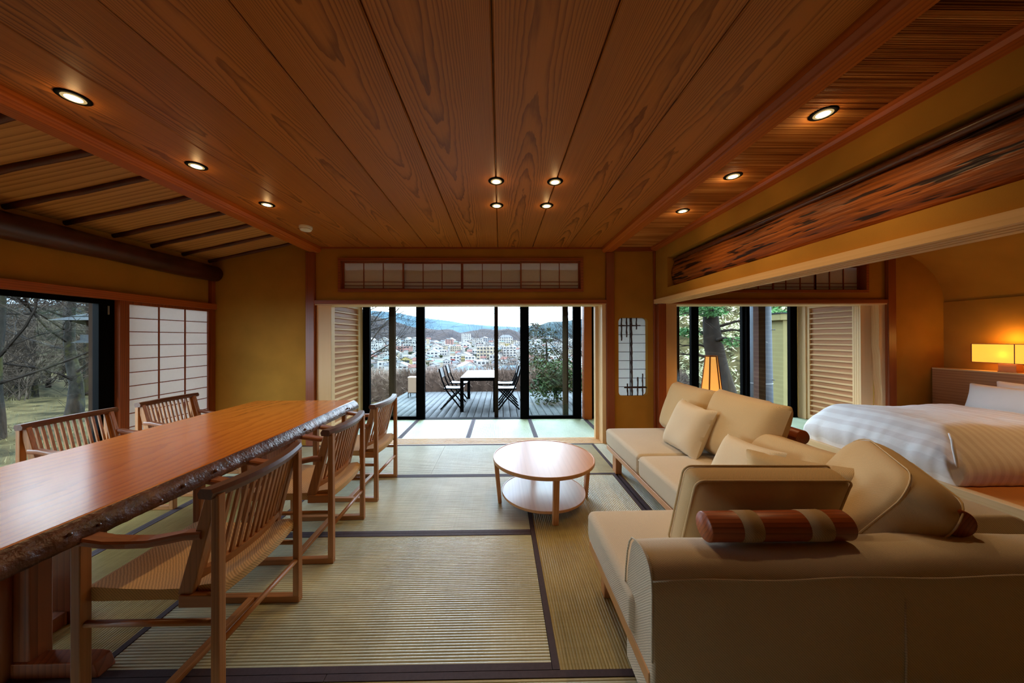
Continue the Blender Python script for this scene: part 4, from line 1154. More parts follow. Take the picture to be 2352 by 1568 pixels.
def duvet():
    x0, x1, y0, y1 = 3.765, 5.2, 2.585, 3.91
    nx, ny = 60, 60; rows_ = []
    def edge(t, n_):
        # rounded shoulder: t in 0..1 -> (distance in from the hem, height factor)
        a = t*PI/2; return 1 - math.cos(a)**0.8 if False else (1-math.cos(a)), math.sin(a)**0.85
    for i in range(nx+1):
        u = i/nx; rr = []
        for j in range(ny+1):
            v = j/ny; q = 0.28; rn, rf, rx = 0.30, 0.22, 0.26
            if v < q: e, hy_ = edge(v/q, 0); y = y0 + rn*e
            elif v > 1-q: e, hy_ = edge((1-v)/q, 0); y = y1 - rf*e
            else: y = y0 + rn + (y1-y0-rn-rf)*(v-q)/(1-2*q); hy_ = 1.0
            if u < q: e, hx = edge(u/q, 0); x = x0 + rx*e
            else: x = x0 + rx + (x1-x0-rx)*(u-q)/(1-q); hx = 1.0
            h = min(hx, hy_)*(0.55 + 0.45*max(hx, hy_))
            rise = 0.40 + 0.05*math.sin(PI*v) + 0.015*math.sin(5*x)
            z = 0.004 + rise*h
            # belly of the side, tucked in again at the hem
            tuck = 0.045*math.sin(PI*min(1, h*1.35)) if h < 0.74 else 0
            ox = -tuck if hx < hy_ else 0; oy = -tuck*(1 if v < 0.5 else -1) if hy_ < hx else 0
            wv_ = 0.014*noise.noise((x*3.2, y*3.2, 2)) + 0.008*noise.noise((x*9, y*5, 5)) + 0.004*noise.noise((x*20, y*14, 1))
            fold = 0.016*noise.noise((x*11 + y*2, y*11, 9))*(1-h)
            rr.append((x + ox + fold - 4.7, y + oy + fold - 3.26, max(0.003, z + wv_*min(1, h*3))))
        rows_.append(rr)
    mb = MB(); mb.grid(rows_)
    return mb
dv = duvet().build('duvet', 'duvet', bed, smooth=True, fix=True, sub=1)
MB().tube([(p[0]-4.7, p[1]-3.26, p[2]) for p in [(3.86, 2.70, 0.405), (3.825, 2.655, 0.36), (3.795, 2.625, 0.29), (3.785, 2.605, 0.21), (3.79, 2.60, 0.13), (3.785, 2.595, 0.03)]], [0.006, 0.011, 0.012, 0.011, 0.011, 0.007], 8).build('seam', 'linen', dv, smooth=True)
cushion('bed_pillow', 'white pillow standing in front against the headboard', (5.36, 3.27, 0.60), (0, -1, 0), Vector((0.35, 0, 0.94)), 0.72, 0.46, 0.17, 'linen', 0.5, 0.07, 11, group='white bed pillows')
cushion('bed_pillow', 'white pillow leaning on the headboard behind the front pillow', (5.52, 3.15, 0.63), (0, -1, 0), Vector((0.20, 0, 0.97)), 0.72, 0.46, 0.15, 'linen', 0.5, 0.07, 12, group='white bed pillows')
# bedside lamp on the headboard
bl = root('bedside_lamp', (5.70, 3.50, 0.95), 'lit oblong paper lamp with wooden foot on the headboard', 'lamp')
boxo('foot', 'chair', bl, -0.06, 0.06, -0.09, 0.05, 0.0, 0.012, 0.002)
boxo('stem', 'louver', bl, -0.035, 0.045, -0.07, 0.06, 0.012, 0.095, 0.003)
bx0, bx1, by0, by1, bz0, bz1 = -0.07, 0.07, -0.30, 0.24, 0.10, 0.315
sh = MB()
sh.box(bx0, bx0+0.002, by0, by1, bz0, bz1); sh.box(bx1-0.002, bx1, by0, by1, bz0, bz1); sh.box(bx0, bx1, by0, by0+0.002, bz0, bz1); sh.box(bx0, bx1, by1-0.002, by1, bz0, bz1)
sh.build('lamp_shade', 'bed_lamp_paper', bl)
fr = MB()
for x in (bx0, bx1):
    for y in (by0, by1, by0 + 0.22): fr.box(x-0.003, x+0.003, y-0.003, y+0.003, bz0, bz1)
    for z in (bz0, bz1): fr.box(x-0.003, x+0.003, by0, by1, z-0.003, z+0.003)
for y in (by0, by1):
    for z in (bz0, bz1): fr.box(bx0, bx1, y-0.003, y+0.003, z-0.003, z+0.003)
fr.build('frame', 'chair_dark', bl)
MB().lathe([(0.012, -0.03), (0.03, -0.01), (0.034, 0.01), (0.02, 0.035), (0.005, 0.042)], 16, (-0.02, 0.0, 0.19)).build('bulb', 'bulb', bl, smooth=True)
def point(loc, power, col=(1.0, 0.62, 0.26), r=0.03):
    l = bpy.data.lights.new('lamp_glow', 'POINT'); l.energy = power; l.color = col; l.shadow_soft_size = r
    o = bpy.data.objects.new('lamp_glow', l); o.location = loc; C.objects.link(o); return o
point((5.69, 3.50, 1.33), 3.0, (1.0, 0.5, 0.1), 0.06)
point((5.66, 3.50, 1.15), 3.0, (1.0, 0.5, 0.1), 0.045)

# ================================================================== FLOOR LAMP (six-sided tapering paper lantern)
fl = root('floor_lamp', (2.49, 3.74, 0), 'tapering six-sided paper floor lamp glowing behind the far cushions', 'floor lamp')
r0, r1, z0, z1 = 0.185, 0.062, 0.06, 1.13
def hexp(r, z, k): a = R(60*k - 75); return (r*math.cos(a), r*math.sin(a), z)
for k in range(6):
    a0, a1, b0, b1 = hexp(r0, z0, k), hexp(r0, z0, k+1), hexp(r1, z1, k), hexp(r1, z1, k+1)
    MB().add([a0, a1, b1, b0], [(0, 1, 2, 3)]).build('paper_panel', 'lamp_paper', fl)
    MB().bar(a0, b0, 0.011, 0.011).build('rib', 'chair', fl)
for r_, z, nm in ((r0, z0, 'bottom_ring'), (r1, z1, 'top_ring')):
    mb = MB()
    for k in range(6): mb.bar(hexp(r_, z, k), hexp(r_, z, k+1), 0.012, 0.014)
    mb.build(nm, 'chair', fl)
for k in (0, 2, 4):
    p = hexp(r0*0.95, 0, k); MB().box(p[0]-0.012, p[0]+0.012, p[1]-0.012, p[1]+0.012, 0, 0.06).build('foot', 'chair', fl)
point((2.49, 3.74, 0.5), 2.0, (1.0, 0.6, 0.22), 0.05)
# ================================================================== OUTSIDE
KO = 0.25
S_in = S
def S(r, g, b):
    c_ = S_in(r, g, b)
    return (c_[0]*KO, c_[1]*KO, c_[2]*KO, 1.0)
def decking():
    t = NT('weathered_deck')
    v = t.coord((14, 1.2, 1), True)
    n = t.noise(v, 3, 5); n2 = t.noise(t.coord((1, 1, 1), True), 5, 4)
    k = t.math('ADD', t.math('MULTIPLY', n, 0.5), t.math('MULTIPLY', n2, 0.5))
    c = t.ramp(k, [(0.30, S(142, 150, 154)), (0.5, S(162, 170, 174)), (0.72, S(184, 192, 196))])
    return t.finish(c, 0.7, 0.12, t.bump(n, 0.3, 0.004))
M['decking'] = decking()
def leafmat(name, c1, c2, rough=0.6, scale=3):
    t = NT(name)
    n = t.noise(t.coord((1, 1, 1), False), scale, 4)
    c = t.ramp(n, [(0.35, c1), (0.65, c2)])
    return t.finish(c, max(rough, 0.6), 0.08)
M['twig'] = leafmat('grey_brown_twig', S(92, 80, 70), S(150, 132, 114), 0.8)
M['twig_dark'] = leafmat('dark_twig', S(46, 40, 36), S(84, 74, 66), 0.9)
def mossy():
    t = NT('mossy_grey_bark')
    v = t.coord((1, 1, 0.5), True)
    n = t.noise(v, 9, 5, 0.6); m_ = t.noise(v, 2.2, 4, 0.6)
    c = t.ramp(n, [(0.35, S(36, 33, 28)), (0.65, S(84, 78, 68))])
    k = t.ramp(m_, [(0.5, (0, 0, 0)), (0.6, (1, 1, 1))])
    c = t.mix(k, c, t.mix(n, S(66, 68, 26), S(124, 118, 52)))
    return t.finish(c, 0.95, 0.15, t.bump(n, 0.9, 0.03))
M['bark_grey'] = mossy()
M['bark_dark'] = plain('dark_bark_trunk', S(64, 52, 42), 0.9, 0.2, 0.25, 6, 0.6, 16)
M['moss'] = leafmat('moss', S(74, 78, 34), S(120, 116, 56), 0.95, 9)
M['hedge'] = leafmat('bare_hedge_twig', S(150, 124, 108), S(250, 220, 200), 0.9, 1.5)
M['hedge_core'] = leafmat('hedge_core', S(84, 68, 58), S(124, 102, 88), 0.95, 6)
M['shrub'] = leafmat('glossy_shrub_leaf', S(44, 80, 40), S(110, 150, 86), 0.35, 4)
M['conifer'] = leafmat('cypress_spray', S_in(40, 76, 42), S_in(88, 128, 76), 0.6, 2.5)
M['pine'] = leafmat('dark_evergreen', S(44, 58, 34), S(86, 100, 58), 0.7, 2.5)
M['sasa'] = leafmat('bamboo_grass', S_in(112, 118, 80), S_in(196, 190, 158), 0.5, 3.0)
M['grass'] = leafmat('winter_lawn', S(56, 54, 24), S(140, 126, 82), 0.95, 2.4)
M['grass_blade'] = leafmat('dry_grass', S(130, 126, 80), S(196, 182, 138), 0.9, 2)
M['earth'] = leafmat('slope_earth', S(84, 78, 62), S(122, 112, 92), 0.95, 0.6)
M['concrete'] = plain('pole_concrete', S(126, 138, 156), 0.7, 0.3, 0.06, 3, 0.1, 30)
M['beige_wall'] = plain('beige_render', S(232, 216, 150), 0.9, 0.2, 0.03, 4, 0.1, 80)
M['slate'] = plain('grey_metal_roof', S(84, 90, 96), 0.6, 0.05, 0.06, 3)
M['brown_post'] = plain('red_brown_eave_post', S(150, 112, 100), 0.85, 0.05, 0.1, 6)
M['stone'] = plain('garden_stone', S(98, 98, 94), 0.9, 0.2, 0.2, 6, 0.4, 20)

# ground
def gh(x, y):
    z = -0.45
    if y > 10.2:
        t = min(1, (y - 10.2) / 110.0)
        k = max(0.0, min(1.0, 1 - (-(x + 0.55*y) - 4.0) / 8.0))
        kr = max(0.0, min(1.0, 1 - (x - (0.27*y + 1.2)) / 1.6))
        z -= 41 * (t ** 0.75) * min(k, kr)
    kb = max(0.0, min(1.0, (x - (0.27*y + 1.2)) / 1.6))
    if kb > 0 and y > 9.4: z += kb * min(6.0, (y - 9.4) * 0.72)
    if x < -9: z += 0.15 * noise.noise((x*0.4, y*0.4, 0))
    return z
gx = [-90, -60, -40, -30, -24, -20, -17, -14, -12, -10.5, -9, -8, -7, -6, -5, -4.2, -3.8, -2.5, -1, 0.5, 2, 3.2, 3.6, 4, 4.4, 4.8, 5.2, 5.6, 6, 6.5, 7, 8, 9, 10, 11.5, 13, 15, 18, 22, 28, 36, 50, 80]
gy = [-14, -8, -5, -3, -1, 0.5, 2, 3.2, 4.4, 5.45, 6, 7, 8, 8.8, 9.2, 9.6, 10.2, 10.6, 11, 11.5, 12, 12.7, 13.5, 15, 17, 20, 24, 30, 38, 50, 65, 85, 110, 125]
mb = MB(); mb.grid([[(x, y, gh(x, y) if not (-3.7 < x < 5.2 and y < 5.5) else -0.6) for x in gx] for y in gy])
o = mb.build('ground', 'grass', smooth=True); st(o, 'winter lawn and bare slope around the house', 'ground')
# deck
DZ = -0.15
deck = MB().box(-2.62, 3.2, 5.5, 9.0, DZ-0.12, DZ-0.035).build('deck', 'blackwood', None, org=(0.3, 7.2, DZ))
st(deck, 'weathered grey plank deck beyond the sliding doors', 'deck')
src = None; x = -2.62; k = 0
while x < 3.2:
    wd = 0.128
    if src is None:
        src = MB().box(-wd/2, wd/2, -1.75, 1.75, -0.03, 0.0).build('plank', 'decking', deck, bevel=0.004); o = src
    else: o = part(src, 'plank', deck, (0, 0, 0))
    o.location = (x + wd/2 - 0.3, 7.25 - 7.2, 0.0); x += wd + 0.013; k += 1
# eave posts
for i, (x, y, lab) in enumerate([(-1.83, 5.46, 'dark eave post seen through the left sliding door'), (-0.07, 5.5, 'dark brown eave post in the open gap before the deck table'), (1.125, 5.52, 'dark eave post seen through the right sliding door'), (4.555, 5.56, 'brown eave post in front of the utility pole'), (3.07, 5.55, 'dark eave post at the left edge of the bedroom window')]):
    wd = [0.09, 0.066, 0.085, 0.12, 0.08][i]
    o = boxo('trim_%d' % (40+i), 'brown_post' if i == 3 else 'blackwood', None, x-wd/2, x+wd/2, y-wd/2, y+wd/2, -0.6, 2.3); st(o, lab, 'post')
o = boxo('trim_45', 'blackwood', None, -3.90, -3.82, 3.09, 3.18, -0.6, 2.4); st(o, 'brown eave post outside the garden window', 'post')
# roof eaves and outer shell so that daylight only enters by the windows
st(MB().box(-4.5, 6.6, 4.3, 6.3, 2.62, 2.70).build('roof', 'slate'), 'grey roof over the verandah and deck edge', 'roof')
st(MB().box(-4.5, 6.6, -3.6, 4.3, 2.85, 2.95).build('roof_main', 'slate'), 'grey main roof above the rooms', 'roof')
st(MB().prism([(-3.72, 2.34), (-4.2, 2.24), (-4.2, 2.29), (-3.72, 2.39)], 'Y', -3.5, 4.4).build('roof_side', 'slate'), 'narrow eave above the garden window', 'roof')
# outdoor table
ot = root('deck_table', (-0.45, 7.25, DZ), 'black framed outdoor table with pale top on the deck', 'table')
M['pale_top'] = plain('pale_grey_tabletop', S(196, 200, 202), 0.35, 0.5, 0.03, 3)
boxo('tabletop', 'pale_top', ot, -0.36, 0.36, -0.74, 0.74, 0.665, 0.70)
boxo('apron', 'black', ot, -0.365, 0.365, -0.75, -0.72, 0.63, 0.698); boxo('apron', 'black', ot, -0.365, 0.365, 0.72, 0.75, 0.63, 0.698)
boxo('apron', 'black', ot, -0.37, -0.34, -0.72, 0.72, 0.63, 0.698); boxo('apron', 'black', ot, 0.34, 0.37, -0.72, 0.72, 0.63, 0.698)
for sx in (-1, 1):
    for sy in (-1, 1): boxo('leg', 'black', ot, sx*0.335-0.033, sx*0.335+0.033, sy*0.715-0.033, sy*0.715+0.033, 0, 0.63)
# folding chairs (front = +x local)
def fold_chair():
    r_ = root('folding_chair', (0, 0, DZ), 'x', 'chair', 'folding chairs around the deck table')
    for s in (-1, 1):
        y = s*0.20
        MB().tube([(0.20, y, 0.0), (0.08, y, 0.16), (-0.10, y, 0.38), (-0.20, y, 0.60), (-0.27, y, 0.86)], 0.016, 8).build('back_leg', 'black', r_, smooth=True)
        MB().tube([(-0.24, y*0.9, 0.0), (-0.10, y*0.9, 0.14), (0.10, y*0.9, 0.33), (0.20, y*0.9, 0.43)], 0.016, 8).build('front_leg', 'black', r_, smooth=True)
        MB().bar((-0.18, y*0.9, 0.432), (0.23, y*0.9, 0.432), 0.018, 0.024).build('seat_rail', 'black', r_)
    rows_ = [[(-0.17 + 0.40*i/6, -0.185 + 0.37*j/4, 0.448 - 0.012*math.sin(PI*i/6)) for j in range(5)] for i in range(7)]
    mb = MB(); mb.grid(rows_); mb.grid([[(a, b, c_-0.006) for a, b, c_ in rr] for rr in rows_]); mb.build('seat', 'pale_top', r_, fix=False)
    rows_ = [[(-0.215 - 0.052*i/4 - 0.012*math.cos(PI*(j-2)/4), -0.195 + 0.39*j/4, 0.66 + 0.20*i/4) for j in range(5)] for i in range(5)]
    mb = MB(); mb.grid(rows_); mb.grid([[(a-0.007, b, c_) for a, b, c_ in rr] for rr in rows_]); mb.build('backrest', 'pale_top', r_, fix=False)
    MB().tube([(-0.09, -0.2, 0.16), (-0.09, 0.2, 0.16)], 0.009, 6).build('stretcher', 'black', r_)
    return r_
fc = fold_chair()
spots = [(-1.02, 6.95, 0, 'folding chair nearer the house on the left of the deck table'), (-1.02, 7.75, 0, 'folding chair farther away on the left of the deck table'), (0.16, 6.90, PI, 'folding chair nearer the house on the right of the deck table'), (0.16, 7.62, PI, 'folding chair farther away on the right of the deck table')]
for i, (x, y, a, lab) in enumerate(spots):
    c_ = fc if i == 0 else copy_tree(fc)
    c_.location = (x, y, DZ); c_.rotation_euler = (0, 0, a); tag(c_, lab)
# deck lantern
dl = root('deck_lantern', (-2.22, 8.2, DZ), 'small square paper lantern glowing on thin black legs on the deck', 'lantern')
for sx in (-1, 1):
    for sy in (-1, 1): boxo('leg', 'black', dl, sx*0.10-0.007, sx*0.10+0.007, sy*0.10-0.007, sy*0.10+0.007, 0, 0.13)
boxo('base', 'black', dl, -0.11, 0.11, -0.11, 0.11, 0.12, 0.135)
boxo('shade', 'lantern_paper', dl, -0.105, 0.105, -0.105, 0.105, 0.135, 0.51)
boxo('cap', 'white_plastic', dl, -0.108, 0.108, -0.108, 0.108, 0.51, 0.525)

# ------------------------------------------------------------------ plants
def grow(mb, p, d, L_, r, lev, rg, spread=0.55, up=0.08, nseg=5, kids_=(3, 5), sides=5, mn=0.0022):
    pts_ = [p.copy()]; rad = [r]; q = p.copy(); dd = d.normalized()
    for i in range(nseg):
        dd = (dd + Vector((rg.uniform(-1, 1), rg.uniform(-1, 1), rg.uniform(-0.7, 0.7))) * 0.17 + Vector((0, 0, up))).normalized()
        q = q + dd * (L_/nseg); pts_.append(q.copy()); rad.append(max(mn, r*(1 - 0.62*(i+1)/nseg)))
    mb.tube(pts_, rad, sides if lev > 1 else 3, cap=False)
    if lev <= 0: return
    for k in range(rg.randint(*kids_)):
        t = rg.uniform(0.3, 1.0); i = min(nseg-1, int(t*nseg)); f = t*nseg - i
        pos = pts_[i].lerp(pts_[i+1], f); base = (pts_[i+1]-pts_[i]).normalized()
        ax = Vector((rg.uniform(-1, 1), rg.uniform(-1, 1), rg.uniform(-0.5, 0.9))).normalized()
        nd = (base*(1-spread) + ax*spread).normalized()
        grow(mb, pos, nd, L_*rg.uniform(0.5, 0.75), max(mn, rad[i]*rg.uniform(0.45, 0.65)), lev-1, rg, spread, up, nseg if lev > 2 else 4, kids_, sides, mn)
def bare_tree(loc, h, r, seed, lab, group=None, lean=(0, 0), mt=('bark_grey', 'twig'), lev=4, kids_=(4, 6), clear=0.3, spread=0.6, up=0.05, mn=0.003, nb=8, moss=False, rz=0):
    rg = random.Random(seed)
    o = root('bare_tree', loc, lab, 'tree', group, rz)
    n_ = 9; pts_ = []; rad = []
    for i in range(n_+1):
        t = i/n_
        pts_.append(Vector((lean[0]*t + 0.10*h*0.2*noise.noise((t*3, seed, 0)), lean[1]*t + 0.02*h*noise.noise((t*3, seed, 5)), h*0.72*t - 0.15)))
        rad.append(r*(1.25 - 0.3*min(1, t*4) - 0.62*t) if t < 1 else r*0.25)
    MB().tube(pts_, rad, 10, cap=False).build('trunk', mt[0], o, smooth=True)
    mb = MB()
    for k in range(nb):
        t = clear + (1-clear)*(k + rg.random())/nb; i = min(n_-1, int(t*n_)); pos = pts_[i].lerp(pts_[i+1], t*n_-i)
        a = rg.uniform(0, 2*PI)
        d = Vector((math.cos(a), math.sin(a), rg.uniform(0.15, 0.9)))
        grow(mb, pos, d, h*rg.uniform(0.28, 0.48), min(0.03, rad[i]*0.34), lev-1, rg, spread, up, 5, kids_, 5, mn)
    b = mb.build('branches', mt[1], o, fix=False)
    return o
def leaf_cloud(centers, n_, size, rg, flat=0.5, asp=0.4):
    mb = MB(); V = []; F = []
    for k in range(n_):
        c_, rad = rg.choice(centers)
        while True:
            d = Vector((rg.uniform(-1, 1), rg.uniform(-1, 1), rg.uniform(-1, 1)))
            if d.length < 1: break
        d = d.normalized() * (d.length ** 0.5)
        p = Vector(c_) + Vector((d.x*rad, d.y*rad, d.z*rad*flat))
        a = Vector((rg.uniform(-1, 1), rg.uniform(-1, 1), rg.uniform(-0.6, 0.6))).normalized(); b = a.cross(Vector((rg.uniform(-1, 1), rg.uniform(-1, 1), rg.uniform(-1, 1)))).normalized()
        s_ = size*rg.uniform(0.6, 1.3); i = len(V)
        V += [p - a*s_, p - b*s_*asp, p + a*s_, p + b*s_*asp]; F.append((i, i+1, i+2, i+3))
    mb.add(V, F); return mb
# hedge along the deck edge: twigs over a lumpy core
hd = root('hedge', (0.3, 9.55, -0.45), 'long brown leafless clipped hedge along the far edge of the deck', 'hedge')
rows_ = []
for i in range(41):
    x = -5.8 + 11.0*i/40; rr = []
    for j in range(9):
        a = PI*j/8
        yy = 0.42*math.cos(a); zz = 0.76*math.sin(a)**0.6 + 0.09*noise.noise((x*1.3, yy*2, 1))*(1 if 0 < j < 8 else 0)
        rr.append((x, yy + 0.05*noise.noise((x*2, j, 4)), zz))
    rows_.append(rr)
mb = MB(); mb.grid(rows_); mb.build('core', 'hedge_core', hd, smooth=True)
rg = random.Random(11); mb = MB()
for k in range(9000):
    i = rg.randrange(40); j = rg.randrange(8); p = Vector(rows_[i][j]).lerp(Vector(rows_[i+1][j+1]), rg.random())
    nrm = Vector((0, p.y, p.z - 0.2)).normalized()
    p2 = p + (nrm*0.8 + Vector((rg.uniform(-1, 1), rg.uniform(-1, 1), rg.uniform(-0.4, 1.0)))*0.6).normalized()*rg.uniform(0.07, 0.26)
    mb.tube([p - nrm*0.05, (p+p2)/2 + Vector((rg.uniform(-1, 1), rg.uniform(-1, 1), rg.uniform(-1, 1)))*0.02, p2], [0.006, 0.0045, 0.003], 3, cap=False)
mb.build('twigs', 'hedge', hd, fix=False)['kind'] = 'stuff'
# glossy shrub on the right of the deck
sh = root('evergreen_shrub', (1.35, 7.55, -0.15), 'glossy green leafy shrub at the right end of the deck', 'shrub')
rg = random.Random(4)
cs = [((0.15*rg.uniform(-3, 3), 0.15*rg.uniform(-3, 3), rg.uniform(0.08, 0.8)), rg.uniform(0.22, 0.36)) for _ in range(16)]
leaf_cloud(cs, 2400, 0.055, rg, 0.9, 0.32).build('foliage', 'shrub', sh, fix=False)['kind'] = 'stuff'
mb = MB()
for k in range(9): mb.tube([(0, 0, -0.02), (rg.uniform(-.15, .15), rg.uniform(-.15, .15), 0.4), (rg.uniform(-.4, .4), rg.uniform(-.4, .4), rg.uniform(0.6, 1.0))], [0.012, 0.009, 0.004], 5)
mb.build('stems', 'bark_dark', sh)
# trees seen from the deck opening
bare_tree((-5.2, 11.3, -1.2), 6.5, 0.13, 21, 'spreading bare tree behind the hedge on the left of the deck', lean=(0.5, 0.2), lev=4, nb=9, clear=0.25, up=0.02, spread=0.62, kids_=(4, 6), mt=('bark_grey', 'twig_dark'))
bare_tree((-7.3, 13.5, -2.0), 7.5, 0.15, 22, 'taller bare tree at the left, behind the spreading one', lev=4, nb=10, kids_=(4, 5), mt=('bark_grey', 'twig_dark'))
bare_tree((0.75, 14.5, -3.6), 5.2, 0.07, 23, 'thin bare sapling straight behind the right deck chairs', lev=3, nb=10, mn=0.004, up=0.12, clear=0.3)
bare_tree((-0.6, 16.5, -4.2), 5.6, 0.06, 24, 'slender bare sapling right of the deck table against the town', lev=3, nb=9, mn=0.004, up=0.1, clear=0.3)
bare_tree((3.3, 12.5, -2.3), 5.8, 0.10, 25, 'bare twiggy tree behind the right sliding door', lev=4, nb=12, kids_=(4, 5), up=0.08, mt=('bark_dark', 'twig_dark'))
bare_tree((2.0, 13.8, -3.0), 5.4, 0.06, 26, 'thin upright bare tree left of the evergreen', lev=3, nb=8, up=0.15, mn=0.004)
bare_tree((-5.9, 10.2, -0.6), 4.6, 0.09, 61, 'low leaning bare tree just behind the hedge at the far left of the deck', lev=4, nb=9, kids_=(4, 5), up=0.0, lean=(0.9, 0.3), clear=0.25, spread=0.6, mt=('bark_grey', 'twig_dark'))
ev = root('evergreen_tree', (2.45, 17.0, -3.4), 'round dark evergreen on the slope beyond the right sliding door', 'tree')
rg = random.Random(8)
leaf_cloud([((rg.uniform(-0.9, 0.9), rg.uniform(-0.6, 0.6), rg.uniform(2.6, 5.2)), rg.uniform(0.4, 0.8)) for _ in range(16)], 2600, 0.10, rg, 0.8, 0.3).build('foliage', 'pine', ev, fix=False)['kind'] = 'stuff'
MB().tube([(0, 0, -0.3), (0.05, 0, 2), (0, 0, 4.6)], [0.14, 0.1, 0.04], 8).build('trunk', 'bark_dark', ev)
# garden on the left
bare_tree((-9.2, 5.75, -0.5), 7.0, 0.25, 31, 'thick mossy trunked old tree at the left edge of the garden window', lean=(-0.2, 0.4), lev=5, nb=16, clear=0.22, kids_=(3, 5), moss=True, up=0.0, mt=('bark_grey', 'twig_dark'))
bare_tree((-9.9, 7.55, -0.5), 6.0, 0.13, 32, 'crooked grey tree in the middle of the garden window', lean=(-0.4, 0.3), lev=5, nb=16, clear=0.15, kids_=(3, 5), up=-0.01, spread=0.66, moss=True, mt=('bark_grey', 'twig_dark'))
gsrc = bare_tree((-14.5, 11.5, -0.5), 7.0, 0.16, 33, 'bare garden tree in the thicket behind the lawn', 'bare trees of the thicket behind the lawn', lev=4, nb=14, kids_=(4, 6), clear=0.1, mn=0.004)
g2 = bare_tree((-17.5, 10.5, -0.5), 6.0, 0.12, 34, 'bare garden tree in the thicket behind the lawn', 'bare trees of the thicket behind the lawn', lev=4, nb=14, kids_=(4, 6), clear=0.05, mn=0.004)
rg = random.Random(17)
for k in range(44):
    a = R(rg.uniform(24, 62)); d = rg.uniform(14.5, 30)
    x, y = -d*math.cos(a)*1.0 - 2, d*math.sin(a)
    c_ = copy_tree(gsrc if k % 2 else g2); c_.location = (x, y, -0.6 - (0.0 if x < -12 else 0.15*(y-10.2)*0.3)); c_.rotation_euler = (0, 0, rg.uniform(0, 6.28)); s_ = rg.uniform(0.42, 0.72); c_.scale = (s_, s_, s_)
# low undergrowth at the edge of the lawn
def twig_bush(loc, seed, lab, grp):
    rg2 = random.Random(seed); o = root('bare_shrub', loc, lab, 'shrub', grp); mb = MB()
    for k in range(26):
        a = rg2.uniform(0, 6.28); grow(mb, Vector((rg2.uniform(-0.5, 0.5), rg2.uniform(-0.5, 0.5), -0.05)), Vector((math.cos(a)*0.6, math.sin(a)*0.6, 1)), rg2.uniform(0.8, 1.6), 0.012, 2, rg2, 0.5, 0.03, 4, (3, 4), 3, 0.004)
    mb.build('twigs', 'twig', o, fix=False); return o
bs = twig_bush((-13, 11.8, -0.5), 41, 'leafless shrub at the back edge of the lawn', 'leafless shrubs behind the lawn')
for k in range(26):
    a = R(rg.uniform(24, 58)); d = rg.uniform(16.5, 26)
    c_ = copy_tree(bs); c_.location = (-d*math.cos(a), d*math.sin(a), -0.5); c_.rotation_euler = (0, 0, rg.uniform(0, 6.28)); s_ = rg.uniform(0.55, 1.0); c_.scale = (s_*1.2, s_*1.2, s_*1.2)
mb = MB(); V = []; F = []
for k in range(9000):
    a = R(rg.uniform(18, 66)); d = 4.3 + 12.5*rg.random()**0.8; x, y = -d*math.cos(a) - 1.5, d*math.sin(a) + 0.3
    if x > -4.2: continue
    z = gh(x, y); h_ = rg.uniform(0.03, 0.11) * (0.7 + 0.9*max(0, noise.noise((x*0.5, y*0.5, 2)))); t_ = rg.uniform(0, 6.28); i = len(V)
    V += [(x, y, z-0.01), (x + 0.012*math.cos(t_), y + 0.012*math.sin(t_), z-0.01), (x + rg.uniform(-0.06, 0.06), y + rg.uniform(-0.06, 0.06), z + h_)]; F.append((i, i+1, i+2))
mb.add(V, F); o = mb.build('grass', 'grass_blade', fix=False); tag(o, 'dry winter grass on the garden lawn', 'grass', None, 'stuff')
# garden lantern with two-tiered metal roof
gl = root('garden_lantern', (-6.9, 6.0, -0.5), 'tall garden lantern with stepped grey metal roof outside the garden window', 'garden lantern')
def frustum(mb, r0_, r1_, z0_, z1_):
    mb.add([(-r0_, -r0_, z0_), (r0_, -r0_, z0_), (r0_, r0_, z0_), (-r0_, r0_, z0_), (-r1_, -r1_, z1_), (r1_, -r1_, z1_), (r1_, r1_, z1_), (-r1_, r1_, z1_)], [(0, 3, 2, 1), (4, 5, 6, 7), (0, 1, 5, 4), (1, 2, 6, 5), (2, 3, 7, 6), (3, 0, 4, 7)])
for r0_, r1_, z0_, z1_ in ((0.60, 0.44, 2.17, 2.235), (0.445, 0.29, 2.245, 2.31), (0.295, 0.12, 2.32, 2.39), (0.12, 0.02, 2.39, 2.45)):
    mb = MB(); frustum(mb, r0_, r1_, z0_, z1_); mb.build('roof_tier', 'slate', gl)
mb = MB(); frustum(mb, 0.14, 0.46, 2.0, 2.17); mb.build('bracket', 'black', gl)
mb = MB(); frustum(mb, 0.43, 0.37, 1.79, 1.835); mb.box(-0.36, 0.36, -0.36, 0.36, 1.835, 1.93); mb.build('lower_tray', 'slate', gl)
boxo('post', 'blackwood', gl, -0.07, 0.07, -0.07, 0.07, 0.0, 2.05)
boxo('foot', 'stone', gl, -0.25, 0.25, -0.25, 0.25, 0.0, 0.15, 0.02)
tag(MB().prism([(-4.9, 1.4), (-4.0, 1.3), (-3.95, 2.2), (-4.15, 2.9), (-4.85, 2.8), (-5.0, 2.0)], 'Z', -0.5, -0.12).build('step_stone', 'stone', None, org=(-4.4, 2.1, -0.3), bevel=0.04), 'grey stepping stone below the garden window', 'stone')

